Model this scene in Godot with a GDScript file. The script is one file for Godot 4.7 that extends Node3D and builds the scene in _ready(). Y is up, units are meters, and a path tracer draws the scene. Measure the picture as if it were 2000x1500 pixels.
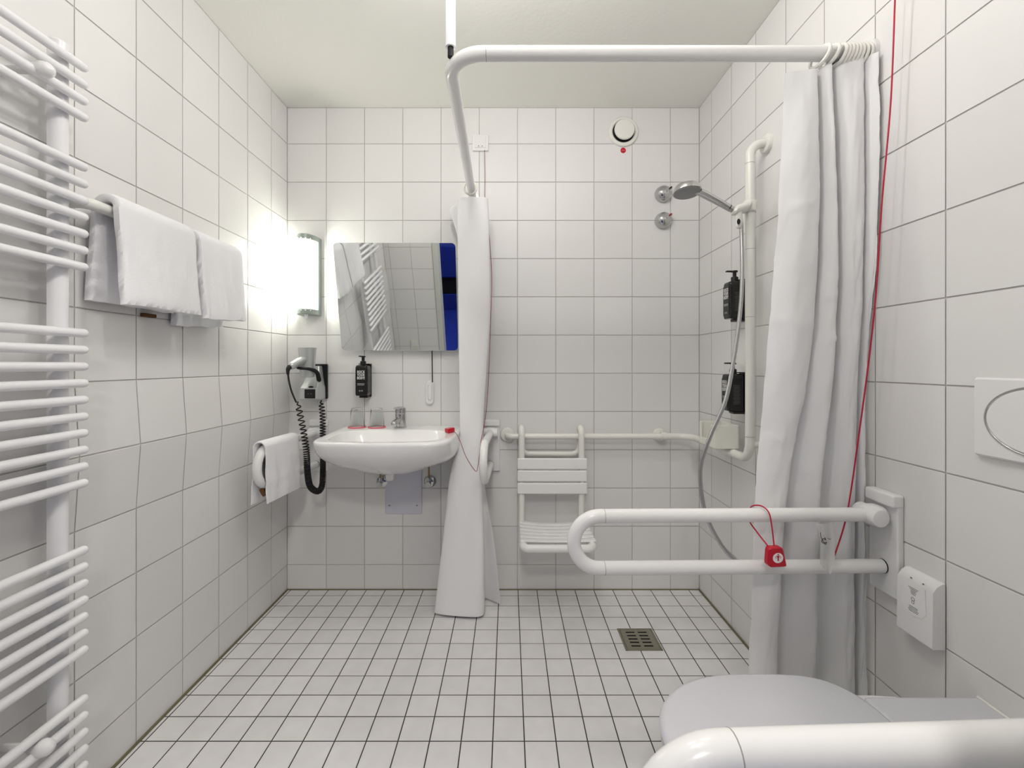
extends Node3D
# An accessible tiled shower room seen from its doorway. Metres, y up; the camera stands at x 0, z 0,
# "d" below is the distance in front of it (z = -d). Back wall at d 2.383, floor at y 0.

const WL := -1.157      # tiled face of the left wall
const WR := 0.9987      # tiled face of the right wall
const DB := 2.383       # tiled face of the back wall
const DF := 0.23        # tiled face of the wall with the door
const CEIL := 2.521
const FOCAL := 890.0    # in pixels of the 2000 x 1500 frame
const DOOR_L := -0.68
const DOOR_R := 0.36
const DOOR_H := 2.06
const LAMPS := [[-0.22, 1.3, 0.63], [0.24, 1.2, 0.73], [-0.1, 0.62, 1.22]]
const LAMP_ENERGY := 0.24
const WALL_LAMP_ENERGY := 0.037
const HALL_FILL_ENERGY := 1.2  # strength of the added fill lamp behind the camera

var M := {}
var taken := {}
var tile_cache := {}
var rng := RandomNumberGenerator.new()


func V(x: float, y: float, d: float) -> Vector3:
	return Vector3(x, y, -d)


# ------------------------------------------------------------------ mesh builder
class MB:
	var pos := PackedVector3Array()
	var nor := PackedVector3Array()
	var xf := Transform3D()

	# one shell of triangles; faces that meet at less than `angle` degrees are shaded smooth
	func shell(v: PackedVector3Array, t: PackedInt32Array, angle := 42.0, closed := true) -> void:
		var w := PackedVector3Array()
		for p in v:
			w.append(xf * p)
		var mid := Vector3.ZERO
		for p in w:
			mid += p
		mid /= maxf(1.0, w.size())
		var vol := 0.0
		var tri := PackedInt32Array()
		var fn := PackedVector3Array()
		var fa := PackedVector3Array()
		for k in range(0, t.size(), 3):
			var a := w[t[k]]
			var b := w[t[k + 1]]
			var c := w[t[k + 2]]
			var n := (b - a).cross(c - a)
			if n.length_squared() < 1e-20:
				continue
			tri.append_array([t[k], t[k + 1], t[k + 2]])
			fa.append(n)
			fn.append(n.normalized())
			vol += (a - mid).dot((b - mid).cross(c - mid))
		var s := -1.0 if closed and vol < 0.0 else 1.0
		var at := {}
		var key := []
		for p in w:
			key.append(Vector3i((p * 40000.0).round()))
		for f in fn.size():
			for c in 3:
				var kk = key[tri[f * 3 + c]]
				if not at.has(kk):
					at[kk] = PackedInt32Array()
				at[kk].append(f)
		var lim := cos(deg_to_rad(angle))
		for f in fn.size():
			var order = [0, 2, 1] if s > 0.0 else [0, 1, 2]
			for c in order:
				var i := tri[f * 3 + c]
				var sum := Vector3.ZERO
				var me := fn[f]
				for g in at[key[i]]:
					if me.dot(fn[g]) > lim:
						sum += fa[g]
				pos.append(w[i])
				nor.append((sum * s).normalized() if sum.length_squared() > 1e-24 else me * s)

	# rows of rings; u runs round a ring
	func loft(rows: Array, round_u := true, cap0 := true, cap1 := true, angle := 42.0, round_v := false) -> void:
		var n: int = rows[0].size()
		var v := PackedVector3Array()
		var t := PackedInt32Array()
		for r in rows:
			v.append_array(r)
		var m := rows.size()
		for i in (m if round_v else m - 1):
			var i2 := (i + 1) % m
			for j in (n if round_u else n - 1):
				var j2 := (j + 1) % n
				var a := i * n + j
				var b := i * n + j2
				var c := i2 * n + j2
				var e := i2 * n + j
				t.append_array([a, b, c, a, c, e])
		if cap0 and not round_v:
			fan(v, t, 0, n, true)
		if cap1 and not round_v:
			fan(v, t, (m - 1) * n, n, false)
		shell(v, t, angle, round_u)

	func fan(v: PackedVector3Array, t: PackedInt32Array, first: int, n: int, back: bool) -> void:
		var mid := Vector3.ZERO
		for j in n:
			mid += v[first + j]
		v.append(mid / n)
		var c := v.size() - 1
		for j in n:
			var a := first + j
			var b := first + (j + 1) % n
			if back:
				t.append_array([b, a, c])
			else:
				t.append_array([a, b, c])

	# a box with rounded edges
	func rbox(c: Vector3, size: Vector3, r := 0.003, seg := 2, turn := Basis()) -> void:
		var h := size * 0.5
		r = minf(r, minf(h.x, minf(h.y, h.z)) * 0.999)
		h -= Vector3(r, r, r)
		var rows := []
		for k in 2 * (seg + 1):
			var top := k > seg
			var phi := (float(k - (seg + 1) if top else k - seg) / seg) * PI * 0.5
			var ring := PackedVector3Array()
			for q in 4:
				for e in seg + 1:
					var th := (q + float(e) / seg) * PI * 0.5
					var sx := 1.0 if q == 0 or q == 3 else -1.0
					var sz := 1.0 if q < 2 else -1.0
					ring.append(c + turn * Vector3(sx * h.x + r * cos(phi) * cos(th), (h.y if top else -h.y) + r * sin(phi), sz * h.z + r * cos(phi) * sin(th)))
			rows.append(ring)
		loft(rows, true, true, true, 50.0)

	# a round bar swept along points; rad may be a number or one number per point
	func tube(path: PackedVector3Array, rad, n := 14, round_ends := false, closed := false) -> void:
		var rows := []
		var up := Vector3.UP
		var last := Vector3.ZERO
		var m := path.size()
		for i in m:
			var d: Vector3
			if closed:
				d = path[(i + 1) % m] - path[(i - 1 + m) % m]
			elif i == 0:
				d = path[1] - path[0]
			elif i == m - 1:
				d = path[i] - path[i - 1]
			else:
				d = (path[i] - path[i - 1]).normalized() + (path[i + 1] - path[i]).normalized()
			d = d.normalized()
			if i == 0:
				up = Vector3.UP if absf(d.y) < 0.9 else Vector3.RIGHT
			else:
				var ax := last.cross(d)
				if ax.length() > 1e-6:
					up = up.rotated(ax.normalized(), last.angle_to(d))
			last = d
			up = (up - d * up.dot(d)).normalized()
			var side := d.cross(up)
			var r: float = rad if typeof(rad) == TYPE_FLOAT else rad[i]
			var extra := [[0.0, 1.0]]
			if round_ends and (i == 0 or i == m - 1):
				extra = []
				for k in 4:
					var a := (k / 3.0) * PI * 0.47
					extra.append([(sin(a) if i == m - 1 else -sin(PI * 0.47 - a)) * r, cos(a) if i == m - 1 else cos(PI * 0.47 - a)])
			for e in extra:
				var ring := PackedVector3Array()
				for k in n:
					var a := TAU * k / n
					ring.append(path[i] + d * e[0] + (up * cos(a) + side * sin(a)) * r * e[1])
				rows.append(ring)
		loft(rows, true, not closed, not closed, 60.0, closed)

	# profile of (radius, height) turned round y
	func lathe(profile: Array, n := 28, angle := 40.0, cap0 := true, cap1 := true) -> void:
		var rows := []
		for p in profile:
			var ring := PackedVector3Array()
			for k in n:
				var a := TAU * k / n
				ring.append(Vector3(cos(a) * p[0], p[1], sin(a) * p[0]))
			rows.append(ring)
		loft(rows, true, cap0, cap1, angle)

	# an outline in x,y drawn out along z with chamfered rims
	func prism(poly: PackedVector2Array, z0: float, z1: float, b := 0.001) -> void:
		var n := poly.size()
		var area := 0.0
		for i in n:
			area += poly[i].cross(poly[(i + 1) % n])
		var sgn := 1.0 if area > 0 else -1.0
		var inner := PackedVector2Array()
		for i in n:
			var e0 := (poly[i] - poly[(i - 1 + n) % n]).normalized()
			var e1 := (poly[(i + 1) % n] - poly[i]).normalized()
			var nn := (Vector2(-e0.y, e0.x) + Vector2(-e1.y, e1.x)) * sgn
			inner.append(poly[i] + nn.normalized() * b / maxf(0.5, nn.length() * 0.5))
		var v := PackedVector3Array()
		for q in [[inner, z0], [poly, z0 + b], [poly, z1 - b], [inner, z1]]:
			for p in q[0]:
				v.append(Vector3(p.x, p.y, q[1]))
		var t := PackedInt32Array()
		for i in 3:
			for j in n:
				var j2 := (j + 1) % n
				t.append_array([i * n + j, i * n + j2, (i + 1) * n + j2, i * n + j, (i + 1) * n + j2, (i + 1) * n + j])
		if sgn < 0:
			for k in range(0, t.size(), 3):
				var x := t[k]
				t[k] = t[k + 1]
				t[k + 1] = x
		var flat := Geometry2D.triangulate_polygon(inner)
		for k in range(0, flat.size(), 3):
			var q := [flat[k], flat[k + 1], flat[k + 2]]
			if (inner[q[1]] - inner[q[0]]).cross(inner[q[2]] - inner[q[0]]) < 0:
				q = [q[0], q[2], q[1]]
			t.append_array([q[0], q[2], q[1], 3 * n + q[0], 3 * n + q[1], 3 * n + q[2]])
		shell(v, t, 35.0)

	# a sheet of cloth through a grid of points, with a thickness
	func sheet(g: Array, thick: float, rim := 0.3) -> void:
		var m := g.size()
		var n: int = g[0].size()
		var front := []
		var back := []
		for i in m:
			var fr := PackedVector3Array()
			var bk := PackedVector3Array()
			for j in n:
				var du: Vector3 = g[i][mini(j + 1, n - 1)] - g[i][maxi(j - 1, 0)]
				var dv: Vector3 = g[mini(i + 1, m - 1)][j] - g[maxi(i - 1, 0)][j]
				var nn := du.cross(dv).normalized()
				var e := minf(minf(i, m - 1 - i), minf(j, n - 1 - j))
				var h := thick * 0.5 * (rim if e < 0.5 else lerpf(rim, 1.0, 0.75) if e < 1.5 else 1.0)
				fr.append(g[i][j] + nn * h)
				bk.append(g[i][j] - nn * h)
			front.append(fr)
			back.append(bk)
		# wrap the two sides into rings that run round the sheet, row by row
		var rows := []
		for i in m:
			var ring := PackedVector3Array()
			for j in n:
				ring.append(front[i][j])
			for j in n:
				ring.append(back[i][n - 1 - j])
			rows.append(ring)
		var v := PackedVector3Array()
		var t := PackedInt32Array()
		var w := n * 2
		for r in rows:
			v.append_array(r)
		for i in m - 1:
			for j in w:
				var j2 := (j + 1) % w
				t.append_array([i * w + j, i * w + j2, (i + 1) * w + j2, i * w + j, (i + 1) * w + j2, (i + 1) * w + j])
		for i in [0, m - 1]:
			for j in n - 1:
				var a: int = i * w + j
				var b: int = i * w + j + 1
				var c: int = i * w + w - 2 - j
				var e: int = i * w + w - 1 - j
				if i == 0:
					t.append_array([b, a, c, c, a, e])
				else:
					t.append_array([a, b, c, a, c, e])
		shell(v, t, 75.0)

	func commit(offset := Vector3.ZERO) -> ArrayMesh:
		var p := pos
		if offset != Vector3.ZERO:
			p = PackedVector3Array()
			for q in pos:
				p.append(q - offset)
		var a := []
		a.resize(Mesh.ARRAY_MAX)
		a[Mesh.ARRAY_VERTEX] = p
		a[Mesh.ARRAY_NORMAL] = nor
		var uv := PackedVector2Array()
		uv.resize(p.size())
		a[Mesh.ARRAY_TEX_UV] = uv
		var m := ArrayMesh.new()
		m.add_surface_from_arrays(Mesh.PRIMITIVE_TRIANGLES, a)
		return m


# ------------------------------------------------------------------ outlines and paths
func rrect(w: float, h: float, r: float, seg := 5, c := Vector2.ZERO) -> PackedVector2Array:
	var p := PackedVector2Array()
	for q in 4:
		var cx := (w * 0.5 - r) * (1 if q == 0 or q == 3 else -1)
		var cy := (h * 0.5 - r) * (1 if q < 2 else -1)
		for k in seg + 1:
			var a := (q + float(k) / seg) * PI * 0.5
			p.append(c + Vector2(cx + cos(a) * r, cy + sin(a) * r))
	return p


func oval(a: float, b: float, n := 40, e := 2.0, c := Vector2.ZERO) -> PackedVector2Array:
	var p := PackedVector2Array()
	for k in n:
		var t := TAU * k / n
		p.append(c + Vector2(a * signf(cos(t)) * pow(absf(cos(t)), 2.0 / e), b * signf(sin(t)) * pow(absf(sin(t)), 2.0 / e)))
	return p


# corners of a path rounded to radius r
func bend(pts: Array, r, seg := 8) -> PackedVector3Array:
	var out := PackedVector3Array([pts[0]])
	for i in range(1, pts.size() - 1):
		var a: Vector3 = (pts[i - 1] - pts[i]).normalized()
		var b: Vector3 = (pts[i + 1] - pts[i]).normalized()
		var half := a.angle_to(b) * 0.5
		if half > PI * 0.5 - 0.001:
			out.append(pts[i])
			continue
		var rr: float = r if typeof(r) == TYPE_FLOAT else r[i - 1]
		var t := rr / tan(half)
		var mid: Vector3 = pts[i] + (a + b).normalized() * (rr / sin(half))
		var s: Vector3 = pts[i] + a * t - mid
		var e: Vector3 = pts[i] + b * t - mid
		var ax := s.cross(e).normalized()
		var total := s.angle_to(e)
		for k in seg + 1:
			out.append(mid + s.rotated(ax, total * k / seg))
	out.append(pts[-1])
	return out


func smooth(pts: Array, sub := 6) -> PackedVector3Array:
	var out := PackedVector3Array()
	var n := pts.size()
	for i in n - 1:
		var p0: Vector3 = pts[maxi(i - 1, 0)]
		var p1: Vector3 = pts[i]
		var p2: Vector3 = pts[i + 1]
		var p3: Vector3 = pts[mini(i + 2, n - 1)]
		for k in sub:
			out.append(p1.cubic_interpolate(p2, p0, p3, float(k) / sub))
	out.append(pts[-1])
	return out


# ------------------------------------------------------------------ nodes
func numbered(called: String) -> String:
	taken[called] = taken.get(called, -1) + 1
	return called if taken[called] == 0 else "%s_%03d" % [called, taken[called]]


func tag(o: Node3D, label: String, category: String, group := "") -> void:
	o.set_meta("label", label)
	o.set_meta("category", category)
	if group:
		o.set_meta("group", group)


func thing(called: String, label: String, category: String, at := Vector3.ZERO, turn := 0.0, group := "") -> Node3D:
	var o := Node3D.new()
	o.name = numbered(called)
	add_child(o)
	o.position = at
	o.rotation.y = turn
	tag(o, label, category, group)
	return o


# a part; shapes of things that are not turned are given in room coordinates (world = true)
func part(called: String, mb: MB, mat: Material, parent: Node3D, world := true) -> MeshInstance3D:
	var o := MeshInstance3D.new()
	o.name = called
	var off := Vector3.ZERO
	if world:
		var q: Node = parent
		while q is Node3D and q != self:
			off += q.position
			q = q.get_parent()
	o.mesh = mb.commit(off)
	o.material_override = mat
	parent.add_child(o, true)
	return o


func solo(called: String, mb: MB, mat: Material, label: String, category: String, at := Vector3.ZERO, group := "") -> MeshInstance3D:
	var o := MeshInstance3D.new()
	o.name = numbered(called)
	o.mesh = mb.commit(at)
	o.material_override = mat
	add_child(o)
	o.position = at
	tag(o, label, category, group)
	return o


func struct(called: String, mb: MB, mat: Material) -> MeshInstance3D:
	var o := MeshInstance3D.new()
	o.name = called
	o.mesh = mb.commit()
	o.material_override = mat
	add_child(o, true)
	o.set_meta("kind", "structure")
	return o


func copy_of(o: Node3D, label := "", group := "") -> Node3D:
	var base := String(o.name)
	var c: Node3D = o.duplicate()
	c.name = numbered(base)
	add_child(c)
	if label:
		c.set_meta("label", label)
	if group:
		c.set_meta("group", group)
	return c


func lettering(called: String, text: String, height: float, at: Vector3, mat: Material, parent: Node3D, width := 0.0, bold := true) -> MeshInstance3D:
	var f := SystemFont.new()
	f.font_names = PackedStringArray(["Droid Sans"])
	f.font_weight = 800 if bold else 400
	var t := TextMesh.new()
	t.text = text
	t.font = f
	t.font_size = 64
	t.pixel_size = height / 46.0
	t.depth = 0.0006
	t.curve_step = 4.0
	t.horizontal_alignment = HORIZONTAL_ALIGNMENT_CENTER
	t.vertical_alignment = VERTICAL_ALIGNMENT_CENTER
	var o := MeshInstance3D.new()
	o.name = called
	o.mesh = t
	o.material_override = mat
	parent.add_child(o, true)
	o.position = at
	if width > 0.0:
		var w := t.get_aabb().size.x
		if w > 0.0:
			o.scale.x = width / w
	return o


func mat(c: Color, rough := 0.5, metal := 0.0, spec := 0.5) -> StandardMaterial3D:
	var m := StandardMaterial3D.new()
	m.albedo_color = c
	m.roughness = rough
	m.metallic = metal
	m.metallic_specular = spec
	return m


func noise_tex(freq: float, size: int, seed_: int, ramp: Array = [], octaves := 3) -> NoiseTexture2D:
	var f := FastNoiseLite.new()
	f.seed = seed_
	f.frequency = freq
	f.fractal_octaves = octaves
	var t := NoiseTexture2D.new()
	t.width = size
	t.height = size
	t.seamless = true
	t.noise = f
	if ramp.size():
		var g := Gradient.new()
		g.set_color(0, ramp[0])
		g.set_color(1, ramp[1])
		t.color_ramp = g
	return t


func triplanar(m: StandardMaterial3D, scale: float) -> void:
	m.uv1_triplanar = true
	m.uv1_world_triplanar = true
	m.uv1_scale = Vector3.ONE * scale


func _ready() -> void:
	rng.seed = 7
	setup_view()
	make_materials()
	make_shell()
	make_tiles()
	make_ceiling_lights()
	make_toilet()
	make_toilet_rails()
	make_right_curtain()
	make_left_curtain()
	make_curtain_rod()
	make_radiator()
	make_washbasin()
	make_basin_rails()
	make_mirror()
	make_wall_lamp()
	make_towels()
	make_shower_rail()
	make_shower_seat()
	make_hand_shower()
	make_hair_dryer()
	make_dispensers()
	make_right_wall_items()
	make_back_wall_items()
	make_alarm()
	make_drain()


# ------------------------------------------------------------------ camera, sky, exposure
func setup_view() -> void:
	var cam := Camera3D.new()
	cam.name = "camera"
	add_child(cam)
	cam.position = Vector3(0, 1.18, 0)
	var near := 0.02
	cam.set_frustum(1500.0 / FOCAL * near, Vector2(7.0, -39.0) / FOCAL * near, near, 30.0)
	cam.current = true
	var we := WorldEnvironment.new()
	we.name = "environment"
	var e := Environment.new()
	e.background_mode = Environment.BG_COLOR
	e.background_color = Color(0.02, 0.02, 0.03)
	e.ambient_light_source = Environment.AMBIENT_SOURCE_DISABLED
	e.tonemap_mode = Environment.TONE_MAPPER_LINEAR
	e.tonemap_exposure = 1.09
	e.sdfgi_enabled = true
	e.ssao_enabled = true
	e.ssil_enabled = true
	we.environment = e
	add_child(we)


func make_ceiling_lights() -> void:
	# three small opal dome lamps, above the top of the photograph
	for q in LAMPS:
		var at := V(q[0], CEIL, q[1])
		var t := thing("ceiling_light", "round opal ceiling lamp with white collar near the door end of the ceiling", "ceiling light", at, 0.0, "opal ceiling lamps")
		var c := MB.new()
		c.xf = Transform3D(Basis(), at)
		c.lathe([[0.085, 0.0], [0.085, -0.02], [0.08, -0.025], [0.072, -0.025], [0.072, 0.0]], 32)
		part("collar", c, M.pipe, t)
		var g := MB.new()
		g.xf = Transform3D(Basis(), at)
		g.lathe([[0.07, -0.018], [0.071, -0.06], [0.066, -0.085], [0.05, -0.105], [0.02, -0.114]], 32)
		part("opal_dome", g, M.glow_ceiling, t)
		var l := OmniLight3D.new()
		l.name = "lamp_light"
		l.light_color = Color(1.0, 0.985, 0.97)
		l.light_energy = LAMP_ENERGY * q[2]
		l.light_size = 0.05
		l.omni_range = 8.0
		l.omni_attenuation = 2.0
		l.shadow_enabled = true
		t.add_child(l, true)
		l.position = Vector3(0, -0.062, 0)


# ------------------------------------------------------------------ materials
func make_materials() -> void:
	var fine := noise_tex(0.02, 256, 3, [Color(0.965, 0.965, 0.965), Color(1, 1, 1)])
	for k in 3:
		var tone: float = [0.905, 0.898, 0.912][k]
		var m := mat(Color(tone, tone * 0.996, tone * 0.99), 0.38)
		M["wall_tile_%d" % k] = m
		var ft: float = [0.925, 0.915, 0.93][k]
		var f := mat(Color(ft, ft * 0.995, ft * 0.995), 0.5)
		f.albedo_texture = fine
		triplanar(f, 1.5 + k * 0.3)
		M["floor_tile_%d" % k] = f
	M.grout = mat(Color(0.79, 0.78, 0.76), 0.9)
	M.grout_dark = mat(Color(0.27, 0.265, 0.25), 0.95)
	M.silicone = mat(Color(0.44, 0.42, 0.31), 0.6)
	var paint := mat(Color(0.97, 0.97, 0.945), 0.9)
	paint.normal_enabled = true
	paint.normal_scale = 0.02
	var pn := noise_tex(0.08, 256, 9)
	pn.as_normal_map = true
	paint.normal_texture = pn
	triplanar(paint, 2.0)
	M.paint = paint
	M.ceramic = mat(Color(0.925, 0.925, 0.925), 0.1)
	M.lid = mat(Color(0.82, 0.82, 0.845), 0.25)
	M.pipe = mat(Color(0.925, 0.925, 0.92), 0.22)
	M.pipe_cream = mat(Color(0.92, 0.92, 0.895), 0.25)
	M.enamel = mat(Color(0.93, 0.93, 0.94), 0.25)
	M.plastic = mat(Color(0.93, 0.93, 0.93), 0.35)
	M.tray = mat(Color(0.905, 0.905, 0.87), 0.3)
	M.seam = mat(Color(0.62, 0.62, 0.6), 0.5)
	M.cover = mat(Color(0.83, 0.83, 0.87), 0.4)
	var cl := mat(Color(0.97, 0.97, 0.975), 0.6)
	cl.backlight_enabled = true
	cl.backlight = Color(0.5, 0.5, 0.5)
	M.curtain = cl
	var tw := mat(Color(0.955, 0.955, 0.965), 1.0)
	tw.rim_enabled = true
	tw.rim = 0.4
	tw.heightmap_enabled = true
	tw.heightmap_texture = noise_tex(0.22, 512, 21, [], 2)
	tw.heightmap_scale = 0.11
	triplanar(tw, 4.0)
	M.towel = tw
	M.chrome = mat(Color(0.76, 0.76, 0.76), 0.09, 1.0)
	M.chrome_soft = mat(Color(0.74, 0.74, 0.74), 0.25, 1.0)
	M.nozzle = mat(Color(0.6, 0.6, 0.6), 0.5, 0.2)
	M.brass = mat(Color(0.62, 0.53, 0.36), 0.3, 1.0)
	M.rust = mat(Color(0.36, 0.24, 0.09), 0.8)
	M.steel = mat(Color(0.55, 0.54, 0.48), 0.45, 0.4)
	M.mirror = mat(Color(0.93, 0.94, 0.935), 0.012, 1.0)
	M.mirror_edge = mat(Color(0.6, 0.68, 0.66), 0.2)
	M.black = mat(Color(0.035, 0.035, 0.035), 0.3)
	M.black_matt = mat(Color(0.03, 0.03, 0.03), 0.7)
	M.bottle = mat(Color(0.075, 0.075, 0.07), 0.15)
	M.ink_white = mat(Color(0.95, 0.95, 0.95), 0.6)
	M.ink_grey = mat(Color(0.36, 0.36, 0.36), 0.6)
	M.silver = mat(Color(0.78, 0.79, 0.79), 0.33, 0.6)
	M.red = mat(Color(0.74, 0.0, 0.14), 0.3)
	M.red_cord = mat(Color(0.74, 0.05, 0.22), 0.55)
	M.dark_cord = mat(Color(0.5, 0.04, 0.13), 0.55)
	M.red_pale = mat(Color(0.9, 0.42, 0.48), 0.5)
	M.housing = mat(Color(0.6, 0.645, 0.62), 0.35, 0.15)
	M.rubber = mat(Color(0.02, 0.02, 0.02), 0.5)
	var gl := mat(Color(0.98, 0.99, 0.985, 0.0), 0.02)
	gl.refraction_enabled = true
	gl.refraction_scale = 0.05
	M.glass = gl
	var film := mat(Color(0.9, 0.9, 0.89, 0.45), 0.3)
	film.transparency = BaseMaterial3D.TRANSPARENCY_ALPHA
	M.film = film
	var gc := mat(Color(0.95, 0.95, 0.95), 0.4)
	gc.emission_enabled = true
	gc.emission = Color(1.0, 0.985, 0.965)
	gc.emission_energy_multiplier = 2.0
	M.glow_ceiling = gc
	var gw := mat(Color(0.95, 0.95, 0.95), 0.4)
	gw.emission_enabled = true
	gw.emission = Color(1.0, 1.0, 0.98)
	gw.emission_energy_multiplier = 1.8
	M.glow_wall = gw
	M.frame = mat(Color(0.82, 0.83, 0.8), 0.4)
	M.hall_wall = mat(Color(0.76, 0.78, 0.85), 0.8)
	M.carpet = mat(Color(0.0, 0.15, 0.57), 0.9)
	M.cushion = mat(Color(0.0, 0.13, 0.52), 0.9)
	M.recess_shade = mat(Color(0.005, 0.008, 0.02), 0.95)  # near-black, painted shade of the recess under the bench


# ------------------------------------------------------------------ room shell
func slab(lo: Vector3, hi: Vector3) -> MB:
	var m := MB.new()
	m.rbox((lo + hi) * 0.5, hi - lo, 0.0005, 1)
	return m


func make_shell() -> void:
	var g := 0.002    # the joints lie this far behind the tiles
	var b := slab(Vector3(WL - 0.12, -0.1, -DB - 0.12), Vector3(WR + 0.12, CEIL + 0.1, -DB - g))
	struct("wall_back", b, M.grout)
	# the left wall bulges a little where two rows of tiles meet at 0.93 m
	var prof := PackedVector2Array([Vector2(WL - g, -0.1), Vector2(WL - g, 0.731), Vector2(WL - g + 0.014, 0.931), Vector2(WL - g, 1.131), Vector2(WL - g, CEIL + 0.1), Vector2(WL - 0.12, CEIL + 0.1), Vector2(WL - 0.12, -0.1)])
	var l := MB.new()
	l.prism(prof, -DB - 0.01, 0.0, 0.0005)
	struct("wall_left", l, M.grout)
	struct("wall_right", slab(Vector3(WR + g, -0.1, -DB - 0.01), Vector3(WR + 0.12, CEIL + 0.1, 0.0)), M.grout)
	var f := slab(Vector3(WL - 0.01, -0.1, -DF + g), Vector3(DOOR_L, CEIL + 0.1, -0.1))
	f.rbox(Vector3((DOOR_R + WR + 0.01) * 0.5, CEIL * 0.5, -(DF - g + 0.1) * 0.5), Vector3(WR + 0.01 - DOOR_R, CEIL + 0.2, DF - g - 0.1), 0.0005, 1)
	f.rbox(Vector3((DOOR_L + DOOR_R) * 0.5, (CEIL + DOOR_H) * 0.5 + 0.05, -(DF - g + 0.1) * 0.5), Vector3(DOOR_R - DOOR_L, CEIL - DOOR_H + 0.1, DF - g - 0.1), 0.0005, 1)
	struct("wall_front", f, M.grout)
	struct("floor", slab(Vector3(WL - 0.1, -0.1, -DB - 0.1), Vector3(WR + 0.1, -g, -0.1)), M.grout_dark)
	struct("ceiling", slab(Vector3(WL - 0.1, CEIL, -DB - 0.1), Vector3(WR + 0.1, CEIL + 0.1, -0.1)), M.paint)
	# silicone joints along the foot of the walls
	for q in [["trim_1", V(WL + 0.003, 0.001, DB), V(WL + 0.003, 0.001, DF)], ["trim_2", V(WL, 0.001, DB - 0.002), V(WR, 0.001, DB - 0.002)], ["trim_3", V(WR - 0.003, 0.001, DB), V(WR - 0.003, 0.001, DF)]]:
		var s := MB.new()
		s.tube(PackedVector3Array([q[1], q[2]]), 0.0055 if q[0] != "trim_2" else 0.004, 6)
		struct(q[0], s, M.silicone)
	# door frame and the corridor behind the camera
	var fr := MB.new()
	for x in [DOOR_L, DOOR_R]:
		fr.rbox(Vector3(x, DOOR_H * 0.5, -0.165), Vector3(0.05, DOOR_H, 0.15), 0.004)
	fr.rbox(Vector3((DOOR_L + DOOR_R) * 0.5, DOOR_H, -0.165), Vector3(DOOR_R - DOOR_L + 0.05, 0.05, 0.15), 0.004)
	struct("trim_4", fr, M.frame)
	struct("floor_hall", slab(Vector3(-1.6, -0.1, -0.1), Vector3(1.6, 0.0, 2.2)), M.carpet)
	struct("ceiling_hall", slab(Vector3(-1.6, CEIL, -0.1), Vector3(1.6, CEIL + 0.1, 2.2)), M.paint)
	struct("wall_hall_left", slab(Vector3(-1.7, -0.1, -0.1), Vector3(-1.6, CEIL + 0.1, 2.2)), M.hall_wall)
	struct("wall_hall_right", slab(Vector3(1.6, -0.1, -0.1), Vector3(1.7, CEIL + 0.1, 2.2)), M.hall_wall)
	struct("wall_hall_back", slab(Vector3(-1.7, -0.1, 2.2), Vector3(1.7, CEIL + 0.1, 2.3)), M.hall_wall)
	# a low blue bench along the far side of the room outside, seen in the mirror
	var be := thing("bench", "low blue upholstered bench in the room outside the door, seen in the mirror", "bench", Vector3(-0.7, 0.0, 1.95))
	var cu := MB.new()
	cu.rbox(Vector3(-0.7, 0.7, 1.98), Vector3(1.7, 0.45, 0.36), 0.03, 3)
	part("cushion", cu, M.cushion, be)
	var ba := MB.new()  # near-black box painted in for the shaded recess under the seat
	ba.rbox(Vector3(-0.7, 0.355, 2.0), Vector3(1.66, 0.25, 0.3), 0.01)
	part("base", ba, M.recess_shade, be)
	var pl := MB.new()
	pl.rbox(Vector3(-0.7, 0.115, 1.98), Vector3(1.7, 0.23, 0.34), 0.01)
	part("plinth", pl, M.cushion, be)
	var t := thing("added_hall_lamp", "added unseen opal fill lamp in the room outside the door", "ceiling light", Vector3(-0.05, CEIL, 0.8))  # unseen lamp, added as soft frontal fill through the doorway
	var g2 := MB.new()
	g2.xf = Transform3D(Basis(), t.position)
	g2.lathe([[0.15, 0.0], [0.15, -0.04], [0.13, -0.08], [0.08, -0.105], [0.02, -0.11]], 32)
	part("opal_dome", g2, M.glow_ceiling, t)
	var ol := OmniLight3D.new()
	ol.name = "lamp_light"
	ol.light_color = Color(1.0, 0.975, 0.955)
	ol.light_energy = HALL_FILL_ENERGY
	ol.light_size = 0.1
	ol.omni_range = 9.0
	ol.omni_attenuation = 2.0
	ol.shadow_enabled = true
	t.add_child(ol, true)
	ol.position = Vector3(0, -0.06, 0)


func tile_mesh(w: float, h: float) -> ArrayMesh:
	var key := Vector2i(roundi(w * 2000), roundi(h * 2000))
	if not tile_cache.has(key):
		var m := MB.new()
		var b := 0.0009
		var rows := []
		for q in [[0.0, 0.0], [0.0, 0.0012], [b, 0.002]]:
			var x: float = w * 0.5 - q[0]
			var y: float = h * 0.5 - q[0]
			rows.append(PackedVector3Array([Vector3(-x, -y, q[1]), Vector3(x, -y, q[1]), Vector3(x, y, q[1]), Vector3(-x, y, q[1])]))
		m.loft(rows.slice(1), true, false, true, 20.0)
		tile_cache[key] = m.commit()
	return tile_cache[key]


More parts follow.
